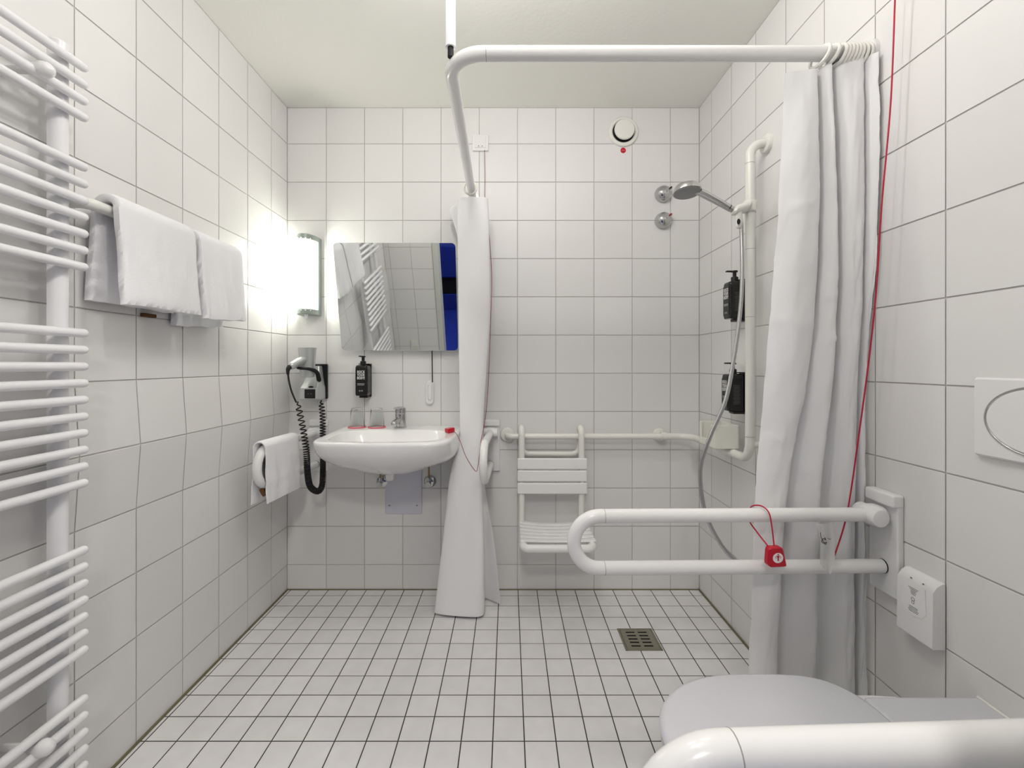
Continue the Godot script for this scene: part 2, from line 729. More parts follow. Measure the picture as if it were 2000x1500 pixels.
# tiles of one surface: lines across (u) and up (v), both in metres; at(u, v) gives the place, turn faces the room
func lay(parent: Node3D, us: Array, vs: Array, gap: float, kind: String, place: Callable) -> void:
	for i in us.size() - 1:
		for j in vs.size() - 1:
			var u0: float = us[i]
			var u1: float = us[i + 1]
			var v0: float = vs[j]
			var v1: float = vs[j + 1]
			var o := MeshInstance3D.new()
			o.name = "tile"
			o.mesh = tile_mesh(u1 - u0 - gap, v1 - v0 - gap)
			o.material_override = M["%s_%d" % [kind, rng.randi() % 3]]
			parent.add_child(o, true)
			o.transform = place.call((u0 + u1) * 0.5, (v0 + v1) * 0.5)
			# no two tiles are bedded quite alike
			o.rotate_object_local(Vector3.RIGHT, rng.randf_range(-0.0016, 0.0016))
			o.rotate_object_local(Vector3.UP, rng.randf_range(-0.0016, 0.0016))


func lines(first: float, pitch: float, lo: float, hi: float) -> Array:
	var out := [lo]
	var x := first
	while x > lo + 0.012:
		x -= pitch
	while x <= lo + 0.012:
		x += pitch
	while x < hi - 0.012:
		out.append(x)
		x += pitch
	out.append(hi)
	return out


func make_tiles() -> void:
	var ys := lines(0.131, 0.2, 0.0, CEIL)
	var gap := 0.0033
	var back: Node3D = get_node("wall_back")
	lay(back, lines(0.0475, 0.2, WL, WR), ys, gap, "wall_tile", func(u, v): return Transform3D(Basis(), Vector3(u, v, -DB - 0.002)))
	var left: Node3D = get_node("wall_left")
	lay(left, lines(0.158, 0.202, 0.0, DB - DF), ys, gap, "wall_tile",
		func(u, v):
			var turn := Basis(Vector3.UP, PI * 0.5)
			var x := WL - 0.002
			if v > 0.731 and v < 1.131:
				x += 0.007
				turn = Basis(Vector3(0, 0, 1), -0.07 if v < 0.931 else 0.07) * turn
			return Transform3D(turn, Vector3(x, v, -DB + u)))
	var right: Node3D = get_node("wall_right")
	lay(right, lines(0.142, 0.2, 0.0, DB - DF), ys, gap, "wall_tile", func(u, v): return Transform3D(Basis(Vector3.UP, -PI * 0.5), Vector3(WR + 0.002, v, -DB + u)))
	var front: Node3D = get_node("wall_front")
	var dl := DOOR_L - 0.027
	var dr := DOOR_R + 0.027
	for q in [lines(WL + 0.05, 0.2, WL, dl), lines(dr + 0.2, 0.2, dr, WR)]:
		lay(front, q, ys, gap, "wall_tile", func(u, v): return Transform3D(Basis(Vector3.UP, PI), Vector3(u, v, -DF + 0.002)))
	# floor tiles of 10 cm: those in view one by one, the rest as one part
	var fl: Node3D = get_node("floor")
	var xs := lines(0.05, 0.099, WL, WR)
	var zs := lines(0.0595, 0.0997, 0.0, DB - DF)
	var seen := []
	var rest := []
	for z in zs:
		if z < 1.17:
			seen.append(z)
	rest = zs.slice(seen.size() - 1)
	var flat := Basis(Vector3.RIGHT, -PI * 0.5)
	lay(fl, xs, seen, 0.0036, "floor_tile", func(u, v): return Transform3D(flat, Vector3(u, -0.002, -DB + v)))
	var st := SurfaceTool.new()
	for i in xs.size() - 1:
		for j in rest.size() - 1:
			var tm := tile_mesh(xs[i + 1] - xs[i] - 0.0036, rest[j + 1] - rest[j] - 0.0036)
			st.append_from(tm, 0, Transform3D(flat, Vector3((xs[i] + xs[i + 1]) * 0.5, -0.002, -DB + (rest[j] + rest[j + 1]) * 0.5)))
	var o := MeshInstance3D.new()
	o.name = "tiles"
	o.mesh = st.commit()
	o.material_override = M.floor_tile_0
	o.set_meta("kind", "stuff")
	fl.add_child(o, true)


# ------------------------------------------------------------------ toilet
func lid_outline(grow: float) -> PackedVector2Array:
	# seen from above, x along the room, y = distance; rounded front (small x), softly squared back
	var p := PackedVector2Array()
	var cx := 0.535
	for k in 56:
		var t := TAU * k / 56
		var c := cos(t)
		var s := sin(t)
		var a := 0.242 if c < 0 else 0.225
		var e := 2.25 if c < 0 else 4.2
		p.append(Vector2(cx + (a + grow) * signf(c) * pow(absf(c), 2.0 / e), 0.85 + (0.192 + grow) * signf(s) * pow(absf(s), 2.0 / (2.25 if c < 0 else 3.4))))
	return p


func ring_at(p: PackedVector2Array, y: float) -> PackedVector3Array:
	var out := PackedVector3Array()
	for q in p:
		out.append(V(q.x, y, q.y))
	return out


func make_toilet() -> void:
	var t := thing("toilet", "white wall-hung toilet with closed lid between the two toilet grab rails", "toilet", V(0.65, 0.0, 0.85))
	var lid := MB.new()
	lid.loft([ring_at(lid_outline(-0.012), 0.456), ring_at(lid_outline(-0.002), 0.459), ring_at(lid_outline(0.0), 0.466), ring_at(lid_outline(-0.004), 0.474), ring_at(lid_outline(-0.014), 0.4785), ring_at(lid_outline(-0.05), 0.481), ring_at(lid_outline(-0.11), 0.482)])
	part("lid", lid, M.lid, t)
	var seat := MB.new()
	seat.loft([ring_at(lid_outline(-0.012), 0.434), ring_at(lid_outline(-0.003), 0.438), ring_at(lid_outline(-0.002), 0.45), ring_at(lid_outline(-0.012), 0.4555)])
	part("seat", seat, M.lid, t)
	var bowl := MB.new()
	var rows := []
	for q in [[0.433, 0.0, 1.0], [0.40, 0.0, 1.0], [0.34, 0.03, 0.95], [0.27, 0.10, 0.86], [0.20, 0.2, 0.76], [0.14, 0.33, 0.64], [0.11, 0.46, 0.5]]:
		var ring := PackedVector3Array()
		for k in 48:
			var a := TAU * k / 48
			var c := cos(a)
			var s := sin(a)
			var x0: float = 0.31 + q[1]
			var cx := (x0 + 0.985) * 0.5
			var hw := (0.985 - x0) * 0.5
			ring.append(V(cx + hw * signf(c) * pow(absf(c), 2.0 / (2.3 if c < 0 else 6.0)), q[0], 0.85 + 0.178 * q[2] * signf(s) * pow(absf(s), 2.0 / 2.6)))
		rows.append(ring)
	bowl.loft(rows)
	part("bowl", bowl, M.ceramic, t)
	var back := MB.new()
	back.rbox(V(0.872, 0.449, 0.855), Vector3(0.245, 0.056, 0.225), 0.01, 3)
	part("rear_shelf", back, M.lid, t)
	for d in [0.78, 0.92]:
		var hinge := MB.new()
		hinge.tube(PackedVector3Array([V(0.755, 0.462, d - 0.025), V(0.755, 0.462, d + 0.025)]), 0.009, 12, true)
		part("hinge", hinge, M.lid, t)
	var joint := MB.new()
	joint.tube(PackedVector3Array([V(0.994, 0.474, 0.745), V(0.994, 0.474, 0.965)]), 0.004, 8)
	part("wall_joint", joint, M.pipe_cream, t)


# ------------------------------------------------------------------ fold-down grab rails
# local axes: the wall is z = 0, the bars run along +z, y = 0 at the upper bar; sway moves the free end sideways
func fold_rail(called: String, label: String, at: Vector3, turn: float, length: float, sep: float, r: float, sway: float, group: String, low_end := 0.02) -> Node3D:
	var t := thing(called, label, "grab rail", at, turn, group)
	var plate := MB.new()
	plate.rbox(Vector3(0, -0.072, 0.0085), Vector3(0.092, 0.265, 0.017), 0.004)
	plate.rbox(Vector3(0, 0.0455, 0.0146), Vector3(0.0955, 0.033, 0.029), 0.006)
	part("wall_plate", plate, M.plastic, t, false)
	var hinge := MB.new()
	hinge.rbox(Vector3(0, 0.0, 0.042), Vector3(0.062, 0.05, 0.056), 0.02, 4)
	hinge.tube(PackedVector3Array([Vector3(-0.037, 0, 0.05), Vector3(-0.034, 0, 0.05), Vector3(0.034, 0, 0.05), Vector3(0.037, 0, 0.05)]), [0.02, 0.0235, 0.0235, 0.02], 28)
	part("hinge", hinge, M.plastic, t, false)
	var bar := MB.new()
	var h := sep * 0.5
	var tip := length
	var pts := [Vector3(0, 0, 0.05), Vector3(sway, 0, tip - 0.0), Vector3(sway, -sep, tip - 0.0), Vector3(sway * low_end, -sep, low_end)]
	bar.tube(bend(pts, h * 0.995, 14), r, 20)
	part("bar", bar, M.pipe, t, false)
	var stop := MB.new()  # black disc painted in for the shadow gap behind the lower bar
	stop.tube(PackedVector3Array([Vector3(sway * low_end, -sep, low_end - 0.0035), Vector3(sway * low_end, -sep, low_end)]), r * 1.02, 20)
	part("gap_shade", stop, M.black_matt, t, false)
	for y in [0.0, -sep]:
		var zz := tip - h - 0.012
		var slope := sway / (tip - 0.05) if y == 0.0 else sway * (1.0 - low_end) / (tip - low_end)
		var c := Vector3(sway - slope * (tip - zz), y, zz)
		var seam := MB.new()
		seam.tube(PackedVector3Array([c, c + Vector3(slope, 0, 1.0) * 0.0012]), r + 0.00035, 20)
		part("seam", seam, M.seam, t, false)
	return t


func make_toilet_rails() -> void:
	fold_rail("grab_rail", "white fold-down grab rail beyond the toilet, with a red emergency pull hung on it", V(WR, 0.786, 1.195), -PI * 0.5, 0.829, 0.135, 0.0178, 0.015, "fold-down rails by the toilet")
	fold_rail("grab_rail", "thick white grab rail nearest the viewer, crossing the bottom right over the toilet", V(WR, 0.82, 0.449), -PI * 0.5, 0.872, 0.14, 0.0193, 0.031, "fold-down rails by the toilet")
	# red alarm handle with its cord looped over the far rail
	var t := thing("emergency_pull", "red emergency pull with white round person symbol, looped over the far toilet rail", "emergency pull", V(0.672, 0.697, 1.148))
	var body := MB.new()
	body.xf = Transform3D(Basis(Vector3.UP, 0.1), V(0.672, 0.697, 1.148))
	handle_shape(body)
	var grip := part("handle", body, M.red, t)
	var disc := MB.new()
	disc.xf = body.xf
	disc.prism(oval(0.0138, 0.0126, 32, 2.0, Vector2(0.001, -0.002)), 0.0085, 0.0097, 0.0003)
	part("white_disc", disc, M.ink_white, grip)
	var man := MB.new()
	man.xf = body.xf
	man.prism(oval(0.0019, 0.0017, 12, 2.0, Vector2(0.001, 0.0072)), 0.0094, 0.0102, 0.0002)
	man.prism(rrect(0.005, 0.0075, 0.0018, 3, Vector2(0.001, 0.001)), 0.0094, 0.0102, 0.0002)
	man.prism(rrect(0.0036, 0.006, 0.0008, 2, Vector2(0.001, -0.006)), 0.0094, 0.0102, 0.0002)
	for s in [-1.0, 1.0]:
		man.tube(smooth([Vector3(0.001 + s * 0.0022, 0.004, 0.0098), Vector3(0.001 + s * 0.006, 0.0015, 0.0098), Vector3(0.001 + s * 0.0055, -0.003, 0.0098)], 4), 0.0007, 5)
	part("person_symbol", man, M.red, grip)
	var cord := MB.new()
	cord.tube(smooth([V(0.654, 0.722, 1.15), V(0.645, 0.745, 1.185), V(0.6405, 0.765, 1.212), V(0.643, 0.80, 1.209), V(0.6555, 0.8115, 1.186), V(0.664, 0.802, 1.163), V(0.6695, 0.77, 1.159), V(0.6705, 0.722, 1.15)], 6), 0.0018, 8)
	part("cord_loop", cord, M.red_cord, t)
	# limp clear plastic sleeve with a scribble
	var s := thing("plastic_sleeve", "limp clear plastic sleeve with black scribbled writing, hanging from the far toilet rail", "plastic sleeve", V(0.8170, 0.71, 1.172))
	var g := []
	for i in 15:
		var v := i / 14.0
		var row := PackedVector3Array()
		for j in 9:
			var u := j / 8.0
			var y := lerpf(0.772, 0.648, v)
			var tip := clampf((v - 0.78) / 0.22, 0.0, 1.0)
			var x := lerpf(0.790, 0.833, lerpf(u, lerpf(0.62, 0.66, u), tip))
			row.append(V(x + 0.003 * sin(v * 5.0), y, 1.168 - 0.006 * sin(u * PI * 1.5 + v * 2.0) - 0.012 * v))
		g.append(row)
	var fm := MB.new()
	fm.sheet(g, 0.0008)
	part("film", fm, M.film, s)
	var k := MB.new()
	k.tube(PackedVector3Array(smooth([V(0.7930, 0.752, 1.158), V(0.7945, 0.74, 1.158), V(0.8000, 0.73, 1.1575), V(0.8050, 0.722, 1.157), V(0.8080, 0.728, 1.157), V(0.8010, 0.725, 1.157), V(0.7955, 0.729, 1.157), V(0.7995, 0.737, 1.157), V(0.8060, 0.733, 1.157), V(0.8030, 0.7395, 1.157)], 5)), 0.0007, 6)
	k.tube(PackedVector3Array(smooth([V(0.8110, 0.738, 1.157), V(0.8150, 0.735, 1.157), V(0.8190, 0.7365, 1.157)], 4)), 0.0006, 6)
	part("scribble", k, M.black_matt, s)


func handle_shape(m: MB) -> void:
	var p := PackedVector2Array()
	for q in [[-0.022, 0.0245, 0.006], [0.0155, 0.0245, 0.006], [0.0265, -0.024, 0.004], [0.02, -0.026, 0.004], [-0.016, -0.026, 0.006], [-0.0255, -0.018, 0.006]]:
		p.append(Vector2(q[0], q[1]))
	var pts := []
	for q in p:
		pts.append(Vector3(q.x, q.y, 0))
	# rounded closed outline
	var n := pts.size()
	var o := PackedVector2Array()
	for i in n:
		var a: Vector3 = pts[i].lerp(pts[(i - 1 + n) % n], 0.22)
		var b: Vector3 = pts[i].lerp(pts[(i + 1) % n], 0.22)
		for k in 5:
			var s := k / 4.0
			var c: Vector3 = a.lerp(pts[i], s).lerp(pts[i].lerp(b, s), s)
			o.append(Vector2(c.x, c.y))
	m.prism(o, -0.009, 0.009, 0.0028)


# ------------------------------------------------------------------ curtains
# levels: [y, [[x, d], ...]] from top to bottom, along the cloth
func curtain_grid(levels: Array, su: int, sv: int, wrinkle: float, seed_: int, creases: Array = []) -> Array:
	var cols := []
	for lv in levels:
		var pts := []
		for q in lv[1]:
			pts.append(V(q[0], lv[0], q[1]))
		cols.append(smooth(pts, su))
	var n: int = cols[0].size()
	var by_col := []
	for j in n:
		var pts := []
		for i in cols.size():
			pts.append(cols[i][j])
		by_col.append(smooth(pts, sv))
	var f := FastNoiseLite.new()
	f.seed = seed_
	f.frequency = 1.0
	var g := []
	for i in by_col[0].size():
		var row := PackedVector3Array()
		for j in n:
			var p: Vector3 = by_col[j][i]
			var q := f.get_noise_2d(j * 0.13, p.y * 5.0) * 0.7 + f.get_noise_2d(j * 0.3 + 50.0, p.y * 14.0) * 0.3
			var uu := j / float(n - 1)
			var cr := 0.0
			for c in creases:
				var off: float = (p.y - c[2] - (uu - c[0]) * c[3]) / 0.007
				if absf(off) < 4.0:
					cr += c[4] * exp(-off * off) * smoothstep(0.0, 0.03, uu - c[0]) * smoothstep(0.0, 0.03, c[1] - uu)
			row.append(p + Vector3(q * 0.3, 0, q) * wrinkle + Vector3(0, 0, cr))
		g.append(row)
	return g


func make_right_curtain() -> void:
	var t := thing("shower_curtain", "white shower curtain gathered in long folds against the right wall behind the toilet", "shower curtain", V(0.85, 0.0, 1.29))
	var lv := [
		[1.985, [[0.765, 1.262], [0.80, 1.25], [0.842, 1.246], [0.853, 1.292], [0.862, 1.252], [0.884, 1.242], [0.893, 1.298], [0.9, 1.25], [0.93, 1.238], [0.962, 1.236], [0.967, 1.287], [0.972, 1.235], [0.988, 1.214]]],
		[1.80, [[0.757, 1.262], [0.80, 1.236], [0.848, 1.246], [0.858, 1.307], [0.868, 1.262], [0.888, 1.242], [0.904, 1.307], [0.912, 1.255], [0.935, 1.232], [0.964, 1.236], [0.968, 1.292], [0.974, 1.235], [0.988, 1.214]]],
		[1.48, [[0.737, 1.258], [0.79, 1.232], [0.848, 1.248], [0.862, 1.312], [0.866, 1.262], [0.897, 1.24], [0.91, 1.303], [0.917, 1.255], [0.94, 1.235], [0.965, 1.24], [0.968, 1.292], [0.974, 1.238], [0.986, 1.22]]],
		[1.15, [[0.708, 1.256], [0.77, 1.234], [0.82, 1.25], [0.832, 1.309], [0.836, 1.265], [0.885, 1.242], [0.9, 1.292], [0.912, 1.262], [0.935, 1.245], [0.96, 1.25], [0.966, 1.292], [0.974, 1.262], [0.986, 1.256]]],
		[0.85, [[0.683, 1.256], [0.735, 1.24], [0.768, 1.252], [0.775, 1.303], [0.79, 1.27], [0.85, 1.244], [0.872, 1.287], [0.9, 1.266], [0.93, 1.25], [0.955, 1.256], [0.964, 1.292], [0.974, 1.256], [0.986, 1.258]]],
		[0.45, [[0.668, 1.258], [0.715, 1.244], [0.745, 1.256], [0.757, 1.298], [0.778, 1.275], [0.84, 1.25], [0.868, 1.287], [0.9, 1.268], [0.93, 1.25], [0.953, 1.256], [0.962, 1.292], [0.972, 1.258], [0.985, 1.254]]],
		[0.03, [[0.655, 1.26], [0.705, 1.246], [0.74, 1.258], [0.757, 1.298], [0.778, 1.277], [0.835, 1.252], [0.868, 1.292], [0.9, 1.27], [0.93, 1.25], [0.953, 1.256], [0.962, 1.292], [0.972, 1.26], [0.985, 1.243]]],
	]
	# the head hem rises towards the wall and droops at the free corner
	var g := curtain_grid(lv, 8, 26, 0.006, 5, [[0.02, 0.15, 1.60, 0.2, 0.004], [0.03, 0.16, 1.42, 0.05, -0.0035], [0.0, 0.16, 1.30, -0.1, 0.003], [0.3, 0.45, 1.36, 0.1, 0.004], [0.3, 0.44, 1.235, 0.12, 0.005], [0.1, 0.2, 1.08, -0.1, 0.003], [0.0, 0.2, 0.98, -0.05, 0.003], [0.55, 0.75, 1.55, -0.25, 0.003], [0.33, 0.5, 0.46, 0.04, 0.003], [0.0, 0.3, 0.33, 0.05, 0.002]])
	var n: int = g[0].size()
	for i in g.size():
		var keep := clampf(1.0 - i / 34.0, 0.0, 1.0)
		for j in n:
			var u := j / float(n - 1)
			g[i][j].y += keep * (0.0 if u < 0.17 else lerpf(0.0, 0.028, clampf((u - 0.17) / 0.5, 0, 1)))
	var cloth := MB.new()
	cloth.sheet(g, 0.0016)
	part("cloth", cloth, M.curtain, t)
	# rings on the rod above it
	var first: Node3D = null
	for k in 10:
		var x: float = [0.86, 0.886, 0.906, 0.9155, 0.925, 0.9345, 0.944, 0.9535, 0.965, 0.977][k]
		var lean: float = [0.34, 0.34, 0.24, 0.24, 0.24, 0.22, 0.2, 0.18, 0.14, 0.08][k]
		if first == null:
			first = make_ring(V(x, 2.03, 1.257), Vector3(0, 0, 1), "white plastic curtain ring crowded on the rod above the right curtain", "rings above the right curtain")
			first.rotation = Vector3(0, PI * 0.5 + 0.25, 0)
			first.rotate(Vector3(0, 0, 1), -lean)
		else:
			var c := copy_of(first)
			c.position = V(x, 2.03, 1.257)
			if k == 1:
				c.set_meta("label", "white curtain ring, second from the free end of the crowded row on the rod")
			c.rotation = Vector3(0, PI * 0.5 + 0.2, 0)
			c.rotate(Vector3(0, 0, 1), -lean)
	first.set_meta("label", "white curtain ring at the free end of the crowded row, farthest from the right wall")


func make_ring(at: Vector3, _axis: Vector3, label: String, group: String) -> Node3D:
	var m := MB.new()
	var path := PackedVector3Array()
	for k in 28:
		var a := TAU * k / 28
		path.append(Vector3(cos(a) * 0.029, sin(a) * 0.0305 - 0.002, 0))
	m.tube(path, 0.0048, 8, false, true)
	var o := solo("curtain_ring", m, M.pipe_cream, label, "curtain ring", Vector3.ZERO, group)
	o.position = at
	return o


func make_left_curtain() -> void:
	var t := thing("shower_curtain", "narrow white shower curtain bunched between washbasin and shower seat, flaring to the floor", "shower curtain", V(-0.18, 0.0, 2.2))
	var lv := [
		[1.983, [[-0.16, 2.368], [-0.205, 2.345], [-0.13, 2.315], [-0.22, 2.285], [-0.13, 2.26], [-0.195, 2.235], [-0.246, 2.205], [-0.175, 2.19], [-0.107, 2.2], [-0.104, 2.24], [-0.108, 2.27]]],
		[1.955, [[-0.16, 2.368], [-0.205, 2.345], [-0.13, 2.315], [-0.292, 2.285], [-0.13, 2.26], [-0.195, 2.235], [-0.246, 2.205], [-0.175, 2.188], [-0.105, 2.2], [-0.102, 2.24], [-0.108, 2.27]]],
		[1.80, [[-0.16, 2.368], [-0.205, 2.345], [-0.13, 2.315], [-0.252, 2.285], [-0.13, 2.26], [-0.195, 2.235], [-0.245, 2.203], [-0.175, 2.184], [-0.101, 2.2], [-0.098, 2.24], [-0.106, 2.27]]],
		[1.40, [[-0.16, 2.368], [-0.205, 2.345], [-0.13, 2.315], [-0.21, 2.285], [-0.13, 2.26], [-0.19, 2.235], [-0.241, 2.2], [-0.17, 2.18], [-0.097, 2.2], [-0.096, 2.24], [-0.104, 2.27]]],
		[0.95, [[-0.16, 2.368], [-0.2, 2.345], [-0.14, 2.315], [-0.2, 2.285], [-0.15, 2.26], [-0.2, 2.23], [-0.233, 2.19], [-0.18, 2.168], [-0.123, 2.185], [-0.126, 2.24], [-0.129, 2.27]]],
		[0.80, [[-0.16, 2.366], [-0.2, 2.345], [-0.14, 2.315], [-0.2, 2.285], [-0.15, 2.26], [-0.205, 2.23], [-0.238, 2.188], [-0.18, 2.16], [-0.126, 2.178], [-0.127, 2.235], [-0.13, 2.265]]],
		[0.64, [[-0.17, 2.36], [-0.21, 2.335], [-0.15, 2.305], [-0.21, 2.275], [-0.16, 2.25], [-0.23, 2.215], [-0.279, 2.175], [-0.21, 2.15], [-0.133, 2.16], [-0.129, 2.215], [-0.125, 2.235]]],
		[0.30, [[-0.18, 2.34], [-0.22, 2.315], [-0.17, 2.29], [-0.22, 2.26], [-0.18, 2.24], [-0.26, 2.2], [-0.315, 2.155], [-0.21, 2.128], [-0.119, 2.135], [-0.12, 2.25], [-0.068, 2.222]]],
		[0.012, [[-0.19, 2.33], [-0.23, 2.305], [-0.18, 2.28], [-0.23, 2.25], [-0.2, 2.23], [-0.28, 2.19], [-0.347, 2.14], [-0.22, 2.11], [-0.117, 2.12], [-0.125, 2.27], [-0.038, 2.215]]],
	]
	var cloth := MB.new()
	cloth.sheet(curtain_grid(lv, 7, 14, 0.004, 11), 0.0016)
	part("cloth", cloth, M.curtain, t)
	var r := make_ring(V(-0.184, 2.03, 2.195), Vector3(0, 0, 1), "single white curtain ring facing the viewer on the rod above the left curtain", "")
	r.rotation = Vector3(0.1, 0.0, 0)


func make_curtain_rod() -> void:
	var t := thing("curtain_rod", "white tubular shower curtain rod bending from the right wall to the back wall", "curtain rod", V(-0.17, 2.036, 1.257))
	var rod := MB.new()
	rod.tube(bend([V(WR, 2.036, 1.257), V(-0.166, 2.036, 1.257), V(-0.185, 2.036, DB)], 0.1, 14), 0.0198, 20)
	part("rod", rod, M.pipe, t)
	var strut := MB.new()
	strut.tube(PackedVector3Array([V(-0.163, 2.073, 1.285), V(-0.163, CEIL, 1.285)]), 0.0145, 18)
	part("ceiling_strut", strut, M.enamel, t)
	var clamp_ := MB.new()
	clamp_.tube(PackedVector3Array([V(-0.163, 2.045, 1.285), V(-0.163, 2.08, 1.285)]), 0.0085, 12)
	part("dark_clamp", clamp_, M.black_matt, t)
	var seam := MB.new()
	for x in [-0.062]:
		seam.tube(PackedVector3Array([V(x, 2.036, 1.257), V(x + 0.0014, 2.036, 1.257)]), 0.0201, 20)
	part("seam", seam, M.seam, t)
	for q in [[V(WR, 2.036, 1.257), V(WR - 0.012, 2.036, 1.257)], [V(-0.185, 2.036, DB), V(-0.185, 2.036, DB - 0.012)]]:
		var flange := MB.new()
		flange.tube(PackedVector3Array(q), 0.034, 24)
		part("flange", flange, M.pipe, t)


# ------------------------------------------------------------------ radiator
func make_radiator() -> void:
	var t := thing("towel_radiator", "tall white ladder towel radiator of round bars on the left wall", "radiator", V(-1.1, 0.1, 0.91))
	var ys := []
	for q in [[134, 4], [328, 7], [651, 10], [1073, 7], [1363, 5]]:
		for k in q[1]:
			ys.append(1.18 - (q[0] + k * 32.4 - 711.0) * 1.161 / FOCAL)
	for y in ys:
		var b := MB.new()
		b.tube(PackedVector3Array([V(-1.079, y, 1.156), V(-1.079, y, 0.665)]), 0.0112, 14, true)
		part("bar", b, M.enamel, t)
	for d in [1.123, 0.7]:
		var c := MB.new()
		var o := PackedVector2Array()
		for k in 13:      # D-shaped section, rounded side to the room
			var a := -PI * 0.5 + PI * k / 12
			o.append(Vector2(cos(a) * 0.026, sin(a) * 0.022))
		c.xf = Transform3D(Basis(Vector3.RIGHT, PI * 0.5), V(-1.116, 0, d))
		c.prism(o, -1.974, -0.118, 0.003)
		part("collector", c, M.enamel, t)
	for q in [[1.855, 1.045], [0.30, 1.045]]:
		var peg := MB.new()
		peg.tube(PackedVector3Array([V(WL, q[0], q[1]), V(-1.088, q[0], q[1])]), 0.009, 12)
		peg.tube(PackedVector3Array([V(-1.09, q[0], q[1]), V(-1.068, q[0], q[1]), V(-1.061, q[0], q[1])]), [0.013, 0.0185, 0.0175], 20, true)
		part("mounting_peg", peg, M.plastic, t)
	var valve := MB.new()
	valve.tube(PackedVector3Array([V(-1.105, 0.125, 1.123), V(-1.105, 0.05, 1.123)]), 0.012, 14)
	valve.tube(PackedVector3Array([V(-1.105, 0.085, 1.123), V(-1.06, 0.085, 1.10)]), 0.016, 14, true)
	part("valve", valve, M.chrome_soft, t)
	var feed := MB.new()
	feed.tube(bend([V(-1.105, 0.06, 1.123), V(-1.105, 0.035, 1.123), V(WL, 0.035, 1.123)], 0.015), 0.008, 12)
	part("feed_pipe", feed, M.brass, t)


# ------------------------------------------------------------------ towel bar and towels
func towel_grid(x0: float, y0: float, d0: float, d1: float, r: float, front: float, back: float, bulge: float, sway: float, seed_: int, creased := 0.0) -> Array:
	# a towel over a bar that runs along the room at (x0, y0); rows run over the bar, columns along it
	var f := FastNoiseLite.new()
	f.seed = seed_
	f.frequency = 1.0
	var prof := []
	for k in 17:
		prof.append([-r, lerpf(back, y0, k / 16.0), 1.0 - k / 16.0, -1.0])
	for k in range(1, 12):
		var a := PI - PI * k / 12.0
		prof.append([cos(a) * r, y0 + sin(a) * r, 0.0, 0.0])
	for k in 19:
		prof.append([r, lerpf(y0, front, k / 18.0), k / 18.0, 1.0])
	var g := []
	for p in prof:
		var row := PackedVector3Array()
		for j in 25:
			var v := j / 24.0
			var d := lerpf(d0, d1, v)
			var w := f.get_noise_2d(d * 9.0, p[1] * 3.0 + p[3] * 10.0)
			var w2 := f.get_noise_2d(d * 22.0 + 9.0, p[1] * 5.0 + p[3] * 10.0)
			var out: float = p[2] * bulge * p[3] + (w * 0.006 + w2 * 0.003) * clampf(p[2] * 2.0, 0.15, 1.0)
			if p[3] > 0.0:
				out += creased * p[2] * (0.009 * exp(-pow((v - 0.3 - 0.12 * p[2]) / 0.06, 2.0)) - 0.009 * exp(-pow((v - 0.13) / 0.07, 2.0)) + 0.006 * exp(-pow((v - 0.5 - 0.25 * p[2]) / 0.05, 2.0)))
			row.append(V(x0 + p[0] + out, p[1] + 0.004 * w * p[2] + sway * p[2] * (v - 0.5), d + 0.008 * p[2] * (0.5 - v) * p[3] + 0.004 * w2))
		g.append(row)
	return g


func make_towels() -> void:
	var bar := thing("towel_bar", "white towel bar on the left wall beside the radiator, mostly under two towels", "towel bar", V(-1.09, 1.6, 1.45))
	var m := MB.new()
	m.tube(bend([V(WL, 1.598, 1.176), V(-1.09, 1.598, 1.176), V(-1.09, 1.598, 1.825), V(WL, 1.598, 1.825)], 0.028), 0.0148, 18)
	part("bar", m, M.pipe_cream, bar)
	for d in [1.176, 1.825]:
		var fl := MB.new()
		fl.tube(PackedVector3Array([V(WL, 1.598, d), V(WL + 0.01, 1.598, d)]), 0.026, 20)
		part("flange", fl, M.pipe_cream, bar)
	var t1 := MB.new()
	t1.sheet(towel_grid(-1.09, 1.604, 1.232, 1.535, 0.029, 1.343, 1.352, 0.018, 0.0, 4), 0.026, 0.62)
	solo("bath_towel", t1, M.towel, "larger folded white terry towel hanging at the radiator end of the towel bar", "towel", V(-1.09, 1.6, 1.38), "towels on the left wall bar")
	var t2 := MB.new()
	t2.sheet(towel_grid(-1.09, 1.602, 1.552, 1.80, 0.03, 1.342, 1.318, 0.02, 0.014, 17, 1.0), 0.024, 0.7)
	solo("bath_towel", t2, M.towel, "smaller creased white terry towel at the lamp end of the towel bar", "towel", V(-1.09, 1.6, 1.67), "towels on the left wall bar")
	var hook := MB.new()
	hook.rbox(V(WL + 0.008, 1.335, 1.455), Vector3(0.016, 0.012, 0.05), 0.003)
	solo("wall_clip", hook, M.rust, "small brown corroded clip on the left wall just under the larger towel", "wall clip", V(WL, 1.335, 1.455))


